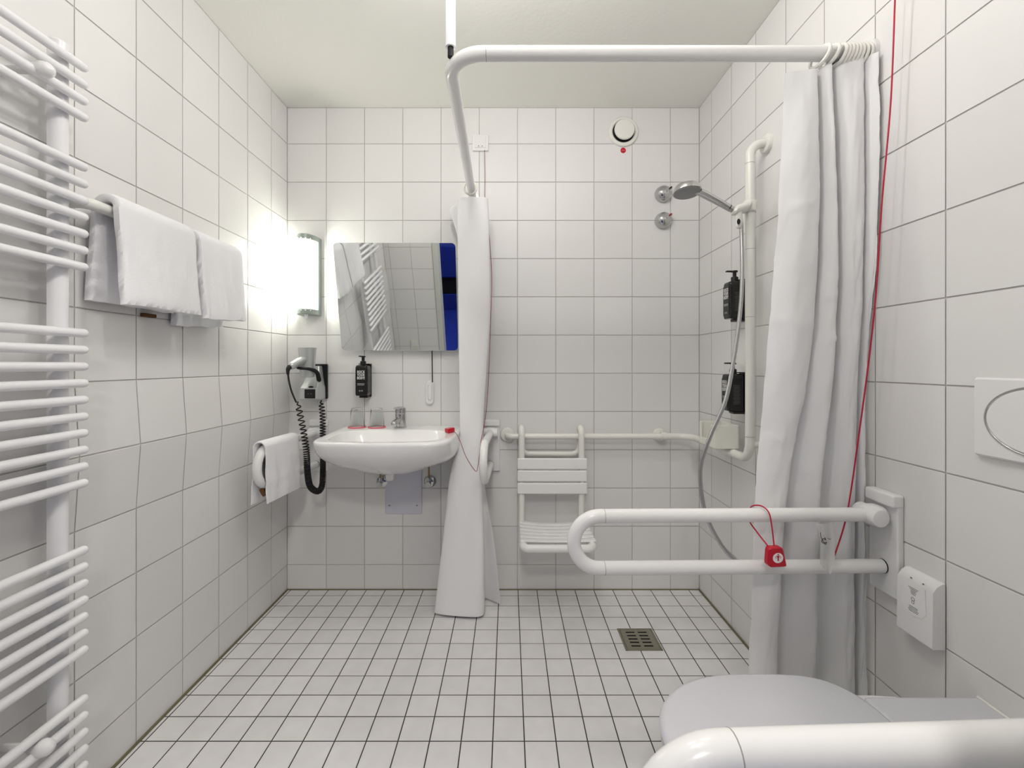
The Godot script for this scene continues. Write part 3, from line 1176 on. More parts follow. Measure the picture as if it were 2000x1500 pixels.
# ------------------------------------------------------------------ washbasin
func basin_ring(y: float, hw: float, dfront: float, drear: float, rf: float, rr := 0.02, bow := 0.012) -> PackedVector3Array:
	# rounded outline, wide at the wall, a little narrower in front
	var cx := -0.535
	var out := PackedVector3Array()
	var taper := 0.93
	var corner := [[1, drear, rr, 1.0], [1, dfront, rf, taper], [-1, dfront, rf, taper], [-1, drear, rr, 1.0]]
	var pts := []
	for c in corner:
		pts.append([cx + c[0] * hw * c[3], c[1], c[2]])
	for i in 4:
		var p := Vector2(pts[i][0], pts[i][1])
		var a := Vector2(pts[(i + 3) % 4][0], pts[(i + 3) % 4][1])
		var b := Vector2(pts[(i + 1) % 4][0], pts[(i + 1) % 4][1])
		var r: float = minf(pts[i][2], 0.49 * minf(p.distance_to(a), p.distance_to(b)))
		var s := p + (a - p).normalized() * r
		var e := p + (b - p).normalized() * r
		for k in 7:
			var u := k / 6.0
			var q := s.lerp(p, u).lerp(p.lerp(e, u), u)
			out.append(V(q.x, y, q.y))
		for k in range(1, 8):
			var q := e.lerp(b + (p - b).normalized() * minf(pts[(i + 1) % 4][2], 0.49 * p.distance_to(b)), k / 8.0)
			var lift := bow * sin(PI * k / 8.0) if i == 1 else 0.0
			out.append(V(q.x, y, q.y - lift))
	return out


func make_washbasin() -> void:
	var t := thing("washbasin", "white ceramic washbasin on the back wall with red-rimmed glasses on its ledge", "washbasin", V(-0.535, 0.69, 2.12))
	var b := MB.new()
	b.loft([
		basin_ring(0.690, 0.085, 2.04, 2.16, 0.05, 0.05), basin_ring(0.692, 0.112, 2.02, 2.2, 0.07, 0.06), basin_ring(0.702, 0.15, 1.995, 2.3, 0.11, 0.05),
		basin_ring(0.716, 0.192, 1.96, 2.36, 0.15, 0.03), basin_ring(0.731, 0.235, 1.93, 2.38, 0.19), basin_ring(0.747, 0.282, 1.905, 2.382, 0.2), basin_ring(0.763, 0.302, 1.886, 2.382, 0.19), basin_ring(0.785, 0.307, 1.866, 2.382, 0.16), basin_ring(0.81, 0.308, 1.851, 2.382, 0.13),
		basin_ring(0.842, 0.308, 1.845, 2.382, 0.11), basin_ring(0.852, 0.309, 1.846, 2.382, 0.11), basin_ring(0.858, 0.305, 1.851, 2.38, 0.105),
		basin_ring(0.860, 0.296, 1.86, 2.376, 0.1), basin_ring(0.8595, 0.265, 1.885, 2.235, 0.11, 0.22), basin_ring(0.855, 0.258, 1.892, 2.228, 0.11, 0.22),
		basin_ring(0.83, 0.253, 1.903, 2.205, 0.11, 0.2), basin_ring(0.79, 0.225, 1.925, 2.185, 0.11, 0.17), basin_ring(0.755, 0.165, 1.96, 2.155, 0.1, 0.08),
		basin_ring(0.74, 0.08, 2.02, 2.12, 0.05, 0.05), basin_ring(0.737, 0.03, 2.05, 2.10, 0.025, 0.025)], true, true, true, 60.0)
	part("bowl", b, M.ceramic, t)
	var dr := MB.new()
	dr.xf = Transform3D(Basis(), V(-0.535, 0.737, 2.075))
	dr.lathe([[0.0, 0.0], [0.028, 0.0], [0.03, 0.003], [0.024, 0.006], [0.0, 0.006]], 24, 40.0, false, false)
	part("drain_plug", dr, M.chrome, t)
	var w := MB.new()
	w.xf = Transform3D(Basis(), V(-0.56, 0.64, 2.15))
	w.lathe([[0.014, -0.008], [0.018, 0.0], [0.02, 0.02], [0.026, 0.024], [0.026, 0.055]], 20)
	part("waste_outlet", w, M.plastic, t)
	# tap
	var f := thing("tap", "small chrome single-lever mixer tap standing on the washbasin ledge", "tap", V(-0.543, 0.859, 2.295))
	var body := MB.new()
	body.xf = Transform3D(Basis(), f.position)
	body.lathe([[0.031, 0.0], [0.031, 0.006], [0.027, 0.009], [0.0265, 0.07], [0.0275, 0.072]], 24)
	part("body", body, M.chrome, f)
	var sp := MB.new()
	sp.tube(smooth([V(-0.543, 0.905, 2.29), V(-0.549, 0.902, 2.26), V(-0.554, 0.895, 2.23), V(-0.556, 0.888, 2.216)], 5), 0.0148, 16, true)
	sp.tube(PackedVector3Array([V(-0.555, 0.892, 2.224), V(-0.5555, 0.876, 2.223)]), 0.0125, 16)
	part("spout", sp, M.chrome, f)
	var lv := MB.new()
	lv.xf = Transform3D(Basis(), f.position)
	lv.lathe([[0.0265, 0.074], [0.0275, 0.085], [0.025, 0.1], [0.012, 0.107]], 24)
	lv.rbox(Vector3(-0.004, 0.098, 0.035), Vector3(0.03, 0.012, 0.07), 0.005, 2, Basis(Vector3.RIGHT, -0.22))
	part("lever", lv, M.chrome, f)
	# glasses upside down on red rings
	var pair := [[-0.764, 2.30, "left"], [-0.664, 2.30, "right"]]
	var gl: Node3D
	var co: Node3D
	for k in 2:
		var at := V(pair[k][0], 0.8596, pair[k][1])
		if k == 0:
			var c := MB.new()
			var path := PackedVector3Array()
			for q in 36:
				path.append(Vector3(cos(TAU * q / 36) * 0.042, 0.003, sin(TAU * q / 36) * 0.042))
			c.tube(path, 0.0032, 8, false, true)
			co = thing("coaster", "pale pink round coaster with red rim under the glass nearer the soap dispenser", "coaster", at, 0.0, "coasters on the washbasin")
			var pad := MB.new()
			pad.lathe([[0.04, 0.0005], [0.041, 0.0028], [0.0, 0.0028]], 36, 40.0, true, false)
			part("rim", c, M.red_pale, co, false)
			part("pad", pad, M.ink_white, co, false)
			gl = thing("drinking_glass", "clear tumbler upside down on the ledge below the soap dispenser", "glass", at + Vector3(0, 0.003, 0), 0.0, "tumblers on the washbasin")
			var g := MB.new()
			g.lathe([[0.0004, 0.087], [0.0275, 0.085], [0.0351, 0.003], [0.0354, 0.001], [0.0362, 0.001], [0.0368, 0.003], [0.0302, 0.084], [0.0285, 0.093], [0.026, 0.096], [0.0004, 0.096]], 40, 50.0, false, false)
			part("tumbler", g, M.glass, gl, false)
		else:
			copy_of(co, "pale pink round coaster with red rim under the glass nearer the tap").position = at
			copy_of(gl, "clear tumbler upside down on the ledge, the one nearer the tap").position = at + Vector3(0, 0.003, 0)
	# cover plate and valves below
	var cp := thing("trap_cover", "pale lilac-grey cover plate with two screws on the wall under the washbasin", "cover plate", V(-0.547, 0.4, DB))
	var pl := MB.new()
	pl.xf = Transform3D(Basis(), V(-0.547, 0.55, DB))
	pl.prism(rrect(0.19, 0.305, 0.006, 3), 0.0, 0.008, 0.002)
	part("plate", pl, M.cover, cp)
	for x in [-0.62, -0.477]:
		var s := MB.new()
		s.tube(PackedVector3Array([V(x, 0.443, DB - 0.007), V(x, 0.443, DB - 0.0105)]), 0.0042, 12)
		part("screw", s, M.steel, cp)
	var va: Node3D
	for k in 2:
		var at := V([-0.658, -0.409][k], 0.567, DB)
		if k == 0:
			va = thing("angle_valve", "chrome angle valve with brass pipe under the washbasin, on the hair dryer side", "valve", at, 0.0, "angle valves under the washbasin")
			var r := MB.new()
			r.xf = Transform3D(Basis(Vector3.RIGHT, PI * 0.5), Vector3.ZERO)
			r.lathe([[0.031, 0.0], [0.031, 0.004], [0.026, 0.009], [0.013, 0.012]], 24)
			part("rosette", r, M.chrome, va, false)
			var bo := MB.new()
			bo.tube(PackedVector3Array([Vector3(0, 0, 0.006), Vector3(0, 0, 0.05)]), 0.0095, 16)
			bo.tube(PackedVector3Array([Vector3(0, -0.004, 0.042), Vector3(0, 0.03, 0.042)]), 0.0105, 8)
			part("body", bo, M.chrome, va, false)
			var kn := MB.new()
			kn.tube(PackedVector3Array([Vector3(0, 0, 0.05), Vector3(0, 0, 0.072)]), 0.0145, 8)
			part("knob", kn, M.chrome, va, false)
			var pi := MB.new()
			pi.tube(PackedVector3Array([Vector3(0, 0.03, 0.042), Vector3(0, 0.138, 0.042)]), 0.0048, 12)
			part("pipe", pi, M.brass, va, false)
		else:
			copy_of(va, "chrome angle valve with brass pipe under the washbasin, on the shower curtain side").position = at
		if k == 0:
			va.position = at


func make_basin_rails() -> void:
	fold_rail("grab_rail", "white grab rail left of the washbasin with a small towel over it", V(-0.985, 0.829, DB), 0.0, 0.513, 0.163, 0.0185, -0.047, "fold-down rails by the washbasin", 0.05)
	fold_rail("grab_rail", "white grab rail seen end-on right of the washbasin, in front of the curtain", V(-0.092, 0.829, DB), 0.0, 0.44, 0.163, 0.0175, -0.015, "fold-down rails by the washbasin", 0.05)
	# hand towel over the left one
	var g := towel_grid(0.0, 0.833, 1.885, 2.135, 0.0235, 0.602, 0.598, 0.008, 0.0, 31)
	for i in g.size():
		for j in g[i].size():
			var p: Vector3 = g[i][j]
			p.x += -0.985 - 0.047 * (DB + p.z) / 0.513
			if i > 27:      # woven border stripes
				for y in [0.708, 0.692, 0.676]:
					p.x += 0.0024 * exp(-pow((p.y - y) / 0.0035, 2.0))
			g[i][j] = p
	var m := MB.new()
	m.sheet(g, 0.009, 0.5)
	solo("hand_towel", m, M.towel, "small white hand towel with woven stripes over the left washbasin rail", "towel", V(-1.01, 0.83, 2.0))
	var r := MB.new()
	r.rbox(V(-1.024, 0.645, 1.905), Vector3(0.018, 0.035, 0.02), 0.005, 2, Basis(Vector3(0, 0, 1), 0.5))
	solo("rusty_stop", r, M.rust, "small rusty brown stop under the curved end of the left washbasin rail", "rail stop", V(-1.024, 0.645, 1.905))


# ------------------------------------------------------------------ mirror
func make_mirror() -> void:
	var t := thing("mirror", "frameless tilted mirror above the washbasin with a tilt rod below", "mirror", V(-0.558, 1.248, 2.345))
	var w := 0.60
	var h := 0.5375
	var tilt := atan2(0.122, 0.5235)
	var at := Transform3D(Basis(Vector3.RIGHT, tilt), V(-0.558, 1.51, 2.284))
	var gl := MB.new()
	gl.xf = at
	gl.prism(rrect(w, h, 0.022, 8), -0.006, 0.0, 0.0012)
	part("mirror_glass", gl, M.mirror, t)
	var bk := MB.new()
	bk.xf = at
	bk.prism(rrect(w - 0.03, h - 0.03, 0.016, 6), -0.012, -0.0062, 0.001)
	part("backing", bk, M.mirror_edge, t)
	for x in [-0.74, -0.38]:
		for q in [[1.70, 2.265, 0.006], [1.30, 2.345, 0.009]]:
			var br := MB.new()
			br.tube(PackedVector3Array([V(x, q[0], DB), V(x, q[0], q[1])]), float(q[2]), 10)
			part("bracket", br, M.chrome_soft, t)
	var rod := MB.new()
	rod.tube(PackedVector3Array([V(-0.396, 1.27, 2.36), V(-0.394, 1.085, 2.363)]), 0.0028, 8)
	part("tilt_rod", rod, M.black, t)
	var hd := MB.new()
	hd.xf = Transform3D(Basis(), V(-0.41, 1.031, DB))
	hd.prism(rrect(0.042, 0.124, 0.019, 8), 0.0, 0.014, 0.004)
	var gp := part("grip", hd, M.plastic, t)
	var hd2 := MB.new()
	hd2.xf = Transform3D(Basis(), V(-0.408, 1.035, DB - 0.013))
	hd2.prism(rrect(0.02, 0.085, 0.009, 6), 0.0, 0.008, 0.003)
	part("slider", hd2, M.pipe, gp)


# ------------------------------------------------------------------ wall lamp
func dee(hw: float, deep: float, from := 0.0) -> PackedVector2Array:
	var p := PackedVector2Array()
	for k in 21:
		var a := PI * k / 20.0
		var y := deep * pow(sin(a), 0.8)
		if y >= from or k == 0 or k == 20:
			p.append(Vector2(cos(a) * hw, maxf(y, from)))
	return p


func make_wall_lamp() -> void:
	var t := thing("wall_lamp", "lit white wall lamp with grey-green housing beside the mirror", "wall lamp", V(-1.03, 1.43, DB))
	var up := Basis(Vector3.RIGHT, -PI * 0.5)      # outline y -> towards the room is handled below
	var flip := Basis(Vector3(1, 0, 0), Vector3(0, 0, 1), Vector3(0, -1, 0))   # x stays, outline y comes out of the wall, drawn downwards
	var house := MB.new()
	house.xf = Transform3D(flip, V(-1.03, 0, DB))
	var box := PackedVector2Array([Vector2(-0.052, 0.0), Vector2(-0.052, 0.03), Vector2(-0.046, 0.036), Vector2(0.046, 0.036), Vector2(0.052, 0.03), Vector2(0.052, 0.0)])
	house.prism(box, -1.832, -1.432, 0.002)
	part("housing", house, M.housing, t)
	for q in [[1.806, 1.833], [1.431, 1.458]]:
		var cap := MB.new()
		cap.xf = Transform3D(flip, V(-1.03, 0, DB))
		cap.prism(dee(0.0525, 0.112), -q[1], -q[0], 0.002)
		part("end_cap", cap, M.housing, t)
	for k in 8:
		var dots := MB.new()
		var a := PI * (0.28 + 0.12 * (k % 4))
		dots.rbox(V(-1.03 + cos(a) * 0.0525, 1.449 if k < 4 else 1.812, DB - 0.112 * pow(sin(a), 0.8)), Vector3(0.006, 0.004, 0.004), 0.001)
		part("vent_slot", dots, M.ink_white, t)
	var dif := MB.new()
	dif.xf = Transform3D(flip, V(-1.03, 0, DB))
	dif.prism(dee(0.05, 0.108, 0.03), -1.806, -1.458, 0.0015)
	part("diffuser", dif, M.glow_wall, t)
	var pull := MB.new()
	pull.tube(PackedVector3Array([V(-1.02, 1.432, 2.30), V(-1.02, 1.412, 2.30)]), [0.009, 0.006], 12, true)
	part("switch_knob", pull, M.plastic, t)
	for k in 3:
		var l := OmniLight3D.new()
		l.name = "lamp_light"
		l.light_color = Color(1.0, 1.0, 0.94)
		l.light_energy = WALL_LAMP_ENERGY
		l.light_size = 0.025
		l.omni_range = 6.0
		l.omni_attenuation = 2.0
		l.shadow_enabled = true
		t.add_child(l, true)
		l.position = V(-1.03, 1.52 + 0.11 * k, DB - 0.088) - t.position


# ------------------------------------------------------------------ shower rail, holder, tray
func make_shower_rail() -> void:
	var t := thing("shower_rail", "cream white shower grab rail along the back wall, round the corner and up", "grab rail", V(0.93, 0.812, 1.753))
	var a := MB.new()
	a.tube(bend([V(-0.005, 0.812, DB), V(-0.005, 0.812, 2.318), V(0.787, 0.812, 2.318)], 0.03), 0.0152, 18)
	part("back_wall_bar", a, M.pipe_cream, t)
	var b := MB.new()
	b.tube(bend([V(0.787, 0.812, 2.318), V(0.929, 0.812, 2.318), V(0.929, 0.812, 1.753), V(0.929, 1.2, 1.753)], [0.075, 0.06], 10), 0.0168, 18)
	part("corner_bar", b, M.pipe_cream, t)
	var c := MB.new()
	c.tube(bend([V(0.929, 1.2, 1.753), V(0.929, 2.028, 1.753), V(WR, 2.028, 1.753)], 0.05, 10), 0.0172, 18)
	part("upright", c, M.pipe_cream, t)
	for q in [[V(-0.005, 0.812, DB), Vector3(0, 0, 1), 0.037], [V(0.787, 0.812, DB), Vector3(0, 0, 1), 0.033], [V(WR, 2.028, 1.753), Vector3(-1, 0, 0), 0.037], [V(WR, 0.87, 1.753), Vector3(-1, 0, 0), 0.03]]:
		var f := MB.new()
		f.tube(PackedVector3Array([q[0], q[0] + q[1] * 0.012, q[0] + q[1] * 0.016]), [q[2], q[2], q[2] - 0.006], 26)
		part("flange", f, M.pipe_cream, t)
	for q in [[V(0.787, 0.812, DB), V(0.787, 0.812, 2.318), 0.0165], [V(0.775, 0.812, 2.318), V(0.80, 0.812, 2.318), 0.021], [V(WR, 0.87, 1.753), V(0.929, 0.87, 1.753), 0.0125]]:
		var st := MB.new()
		st.tube(PackedVector3Array([q[0], q[1]]), float(q[2]), 18)
		part("standoff", st, M.pipe_cream, t)
	for y in [1.95, 1.62, 1.36, 0.9]:
		var sm := MB.new()
		sm.tube(PackedVector3Array([V(0.929, y, 1.753), V(0.929, y + 0.0015, 1.753)]), 0.0176, 18)
		part("seam", sm, M.seam, t)
	# soap tray
	var s := thing("soap_tray", "cream white open soap tray hung on the shower rail beside the corner", "soap tray", V(0.9, 0.82, 1.955))
	var box := MB.new()
	var wl := 0.005
	box.rbox(V(0.90, 0.8325, 1.955), Vector3(0.092, 0.006, 0.152), 0.002)
	box.rbox(V(0.90, 0.878, 1.88), Vector3(0.097, 0.097, wl), 0.002)
	box.rbox(V(0.90, 0.878, 2.03), Vector3(0.097, 0.097, wl), 0.002)
	box.rbox(V(0.9495, 0.878, 1.955), Vector3(wl, 0.095, 0.151), 0.002)
	box.rbox(V(0.8555, 0.845, 1.955), Vector3(wl, 0.029, 0.1515), 0.002)
	box.rbox(V(0.855, 0.878, 1.898), Vector3(wl + 0.0012, 0.0945, 0.04), 0.002)
	box.rbox(V(0.855, 0.878, 2.022), Vector3(wl + 0.0012, 0.0945, 0.0165), 0.002)
	part("box", box, M.tray, s)


func make_shower_seat() -> void:
	var t := thing("shower_chair", "white slatted shower chair hung on the back wall rail", "shower chair", V(0.218, 0.37, 2.2))
	for x in [0.066, 0.366]:
		var f := MB.new()
		f.tube(bend([V(x, 0.775, 2.351), V(x, 0.856, 2.351), V(x, 0.856, 2.283), V(x, 0.372, 2.283), V(x + (0.012 if x > 0.2 else -0.002), 0.352, 2.075)], [0.033, 0.033, 0.03], 7), 0.0155, 16)
		part("side_frame", f, M.pipe_cream, t)
	var br := MB.new()
	br.tube(bend([V(0.066, 0.79, 2.351), V(0.066, 0.717, 2.345), V(0.366, 0.717, 2.345), V(0.366, 0.79, 2.351)], 0.042, 8), 0.0138, 14)
	part("wall_brace", br, M.pipe_cream, t)
	for k in 3:
		var y: float = [0.684, 0.623, 0.561][k]
		var g := MB.new()
		g.rbox(V(0.218, y, 2.268), Vector3(0.348, 0.0555, 0.014), 0.006, 3)
		part("back_slat", g, M.plastic, t)
	for k in 6:
		var d := 2.262 - k * 0.034
		var rows := []
		for i in 13:
			var u := i / 12.0
			var x := lerpf(0.056, 0.386 + 0.012 * k / 5.0, u)
			var sag := 0.012 * (4.0 * u * (1.0 - u)) * (1.0 - 0.12 * k)
			var ring := PackedVector3Array()
			for q in rrect(0.031, 0.01, 0.0045, 3):
				ring.append(V(x, 0.3945 - sag - 0.0045 * k + q.y, d + q.x))
			rows.append(ring)
		var g := MB.new()
		g.loft(rows)
		part("seat_slat", g, M.plastic, t)
	var fb := MB.new()
	fb.tube(bend([V(0.07, 0.356, 2.10), V(0.067, 0.351, 2.046), V(0.386, 0.351, 2.046), V(0.38, 0.356, 2.10)], 0.026, 7), 0.0178, 18, true)
	part("front_bar", fb, M.pipe, t)


func make_hand_shower() -> void:
	var h := thing("shower_holder", "white sliding holder clamped on the shower upright, holding the hand shower", "shower holder", V(0.929, 1.78, 1.753))
	var sl := MB.new()
	sl.tube(PackedVector3Array([V(0.929, 1.762, 1.753), V(0.929, 1.768, 1.753), V(0.929, 1.802, 1.753), V(0.929, 1.808, 1.753)]), [0.021, 0.0245, 0.0245, 0.021], 22)
	var rows := []
	for k in 7:
		var u := k / 6.0
		var ring := PackedVector3Array()
		var c := V(lerpf(0.915, 0.853, u), lerpf(1.783, 1.762, u), lerpf(1.748, 1.735, u))
		var r := lerpf(0.029, 0.0215, u) * (0.6 if k == 6 else 1.0)
		for q in 16:
			var a := TAU * q / 16
			ring.append(c + Vector3(0.25 * sin(a) * r, sin(a) * r * 0.85, cos(a) * r))
		rows.append(ring)
	sl.loft(rows)
	part("slider", sl, M.pipe_cream, h)
	var ln := MB.new()
	ln.tube(PackedVector3Array([V(0.875, 1.765, 1.735), V(0.878, 1.72, 1.735), V(0.876, 1.705, 1.735)]), [0.0125, 0.0135, 0.01], 16, true)
	part("lever", ln, M.pipe_cream, h)
	var bt := MB.new()
	bt.prism(oval(0.006, 0.011, 20), 0.0, 0.004, 0.001)
	for i in bt.pos.size():
		bt.pos[i] = Transform3D(Basis(Vector3.UP, -0.5), V(0.871, 1.718, 1.7235)) * bt.pos[i]
	part("button", bt, M.black, h)
	# hand shower: handle from the holder up and out to the left
	var t := thing("hand_shower", "chrome hand shower head pointing left with a long silver hose", "hand shower", V(0.70, 1.83, 1.74))
	var hd := MB.new()
	hd.tube(PackedVector3Array([V(0.86, 1.765, 1.735), V(0.845, 1.772, 1.735), V(0.79, 1.803, 1.735), V(0.735, 1.832, 1.735), V(0.708, 1.842, 1.735)]), [0.0105, 0.0125, 0.0135, 0.0145, 0.012], 18)
	part("handle", hd, M.chrome, t)
	var col := MB.new()
	col.tube(PackedVector3Array([V(0.842, 1.774, 1.735), V(0.8395, 1.7755, 1.735)]), 0.0128, 18)
	part("joint", col, M.black, t)
	var face := Basis(Vector3(0, 0, 1), 0.02) * Basis(Vector3.RIGHT, -0.14)
	var hx := MB.new()
	hx.xf = Transform3D(face, V(0.68, 1.838, 1.735))
	hx.lathe([[0.0, 0.022], [0.03, 0.021], [0.046, 0.017], [0.052, 0.006], [0.0525, -0.006], [0.048, -0.0075]], 36, 40.0, false, true)
	var hp := part("head", hx, M.chrome, t)
	var nz := MB.new()
	nz.xf = hx.xf
	nz.lathe([[0.0475, -0.0065], [0.0475, -0.0095], [0.044, -0.011], [0.0, -0.012]], 36, 40.0, true, false)
	part("spray_face", nz, M.nozzle, hp)
	var hose := MB.new()
	var path := smooth([V(0.872, 1.765, 1.738), V(0.885, 1.735, 1.738), V(0.888, 1.66, 1.735), V(0.882, 1.50, 1.72), V(0.868, 1.36, 1.71), V(0.836, 1.17, 1.70), V(0.806, 1.04, 1.695), V(0.757, 0.92, 1.70), V(0.722, 0.80, 1.71), V(0.723, 0.68, 1.70), V(0.742, 0.59, 1.68), V(0.79, 0.50, 1.65), V(0.85, 0.455, 1.61), V(0.92, 0.445, 1.58), V(0.97, 0.48, 1.56)], 10)
	hose.tube(path, 0.0072, 12)
	var hs := part("hose", hose, M.chrome_soft, t)
	# fine ridges wound round the hose
	var rb := MB.new()
	for i in range(2, path.size() - 1):
		var d := (path[i + 1] - path[i]) if i + 1 < path.size() else Vector3.DOWN
		for k in 3:
			var c := path[i] + d * (k / 3.0)
			rb.tube(PackedVector3Array([c, c + d.normalized() * 0.0016]), 0.0077, 10)
	part("hose_ridges", rb, M.chrome_soft, hs).set_meta("kind", "stuff")


# ------------------------------------------------------------------ hair dryer
func make_hair_dryer() -> void:
	var h := thing("dryer_holder", "silver wall holder with black shaver socket below the hair dryer", "dryer holder", V(-0.992, 1.0, DB))
	var bk := MB.new()
	bk.rbox(V(-0.99, 1.09, DB - 0.009), Vector3(0.098, 0.18, 0.018), 0.004)
	part("back_plate", bk, M.black, h)
	var body := MB.new()
	var rows := []
	for q in [[1.002, 0.044, 0.1], [1.006, 0.047, 0.106], [1.06, 0.046, 0.105], [1.075, 0.042, 0.09], [1.11, 0.036, 0.062], [1.165, 0.03, 0.045], [1.17, 0.028, 0.042]]:
		var ring := PackedVector3Array()
		for p in rrect(q[1] * 2.0, q[2], 0.008, 3):
			ring.append(V(-0.994 + p.x, q[0], DB - 0.016 - q[2] * 0.5 + p.y))
		rows.append(ring)
	body.loft(rows)
	part("body", body, M.silver, h)
	var so := MB.new()
	so.rbox(V(-0.985, 1.032, DB - 0.1225), Vector3(0.053, 0.046, 0.006), 0.003)
	var sk := part("socket", so, M.black, h)
	var bd := MB.new()
	bd.prism(oval(0.013, 0.0045, 20), 0.0, 0.002, 0.0005)
	for i in bd.pos.size():
		bd.pos[i] += V(-0.98, 1.0665, DB - 0.12)
	part("badge", bd, M.black_matt, h)
	for k in 2:
		var ho := MB.new()
		ho.tube(PackedVector3Array([V(-0.992 + 0.014 * k, 1.033, DB - 0.125), V(-0.992 + 0.014 * k, 1.033, DB - 0.1262)]), 0.0028, 8)
		part("pin_hole", ho, M.ink_grey, sk)
	var clip := MB.new()
	clip.tube(smooth([V(-1.03, 1.163, 2.225), V(-1.0, 1.16, 2.18), V(-0.96, 1.155, 2.205), V(-0.951, 1.14, 2.26), V(-0.956, 1.10, 2.30)], 6), [0.0065, 0.0065, 0.0065, 0.0065, 0.0065, 0.0065, 0.0065, 0.0065, 0.0065, 0.0065, 0.0068, 0.0072, 0.0076, 0.0079, 0.0083, 0.0086, 0.0090, 0.0094, 0.0097, 0.0101, 0.0104, 0.0108, 0.0112, 0.0115, 0.0115], 10, true)
	part("cradle", clip, M.black_matt, h)
	# the dryer itself: upright barrel with the handle towards the viewer's left
	var t := thing("hair_dryer", "silver hair dryer resting upright in its wall holder with a coiled black cord", "hair dryer", V(-0.995, 1.12, 2.25))
	var b := MB.new()
	b.xf = Transform3D(Basis(), V(-0.993, 1.115, 2.25))
	b.lathe([[0.026, 0.0], [0.034, 0.003], [0.036, 0.05], [0.0375, 0.09], [0.043, 0.142], [0.0425, 0.146], [0.039, 0.147], [0.037, 0.142], [0.0, 0.135]], 32, 40.0, true, false)
	var bp := part("barrel", b, M.silver, t)
	var gr := MB.new()
	gr.xf = b.xf
	gr.lathe([[0.0365, 0.1405], [0.037, 0.1445], [0.0, 0.1445]], 28, 40.0, true, false)
	part("intake_grille", gr, M.ink_grey, bp)
	var hd := MB.new()
	hd.tube(PackedVector3Array([V(-0.995, 1.205, 2.235), V(-1.008, 1.19, 2.19), V(-1.022, 1.172, 2.15)]), [0.019, 0.0205, 0.0185], 18, true)
	part("handle", hd, M.silver, t)
	var rl := MB.new()
	rl.tube(smooth([V(-1.02, 1.173, 2.152), V(-1.028, 1.163, 2.135), V(-1.03, 1.148, 2.128), V(-1.028, 1.13, 2.126)], 4), [0.0145, 0.0138, 0.013, 0.012, 0.0112, 0.0105, 0.01, 0.0092, 0.0084, 0.0076, 0.007, 0.0062, 0.0056], 12)
	part("strain_relief", rl, M.rubber, t)
	# the cord: straight, then a spiral that loops down and up again to the holder
	var cord := MB.new()
	cord.tube(smooth([V(-1.029, 1.14, 2.127), V(-1.024, 1.10, 2.127), V(-1.013, 1.055, 2.127), V(-0.996, 1.012, 2.128), V(-0.989, 1.0, 2.128)], 5), 0.0042, 8)
	var core := smooth([V(-0.984, 1.004, 2.128), V(-0.974, 0.95, 2.128), V(-0.956, 0.86, 2.128), V(-0.944, 0.77, 2.13), V(-0.942, 0.68, 2.135), V(-0.938, 0.612, 2.148), V(-0.928, 0.578, 2.175), V(-0.915, 0.567, 2.2), V(-0.909, 0.585, 2.222), V(-0.912, 0.62, 2.238), V(-0.918, 0.70, 2.255), V(-0.925, 0.80, 2.27), V(-0.93, 0.90, 2.282), V(-0.938, 0.965, 2.29), V(-0.944, 0.998, 2.295)], 24)
	var helix := PackedVector3Array()
	var acc := 0.0
	var length := 0.0
	for i in range(1, core.size()):
		length += core[i].distance_to(core[i - 1])
	var up := Vector3.RIGHT
	var s := 0.0
	for i in core.size() - 1:
		var step := core[i + 1] - core[i]
		var dir := step.normalized()
		var fr := s / length
		# drawn out near the dryer, tight at the bottom of the loop
		var pitch := lerpf(0.025, 0.0072, smoothstep(0.03, 0.36, fr))
		pitch = lerpf(pitch, 0.017, smoothstep(0.62, 0.98, fr))
		up = (up - dir * up.dot(dir)).normalized()
		var side := dir.cross(up)
		var cuts := maxi(1, ceili(step.length() / pitch * 9.0))
		for k in cuts:
			var f := float(k) / cuts
			var a := acc + TAU * step.length() * f / pitch
			var grow := clampf(minf(fr, 1.0 - fr) * 30.0, 0.05, 1.0)
			helix.append(core[i] + step * f + (up * cos(a) + side * sin(a)) * 0.0122 * grow)
		acc += TAU * step.length() / pitch
		s += step.length()
	cord.tube(helix, 0.0033, 6)
	part("coiled_cord", cord, M.rubber, t)


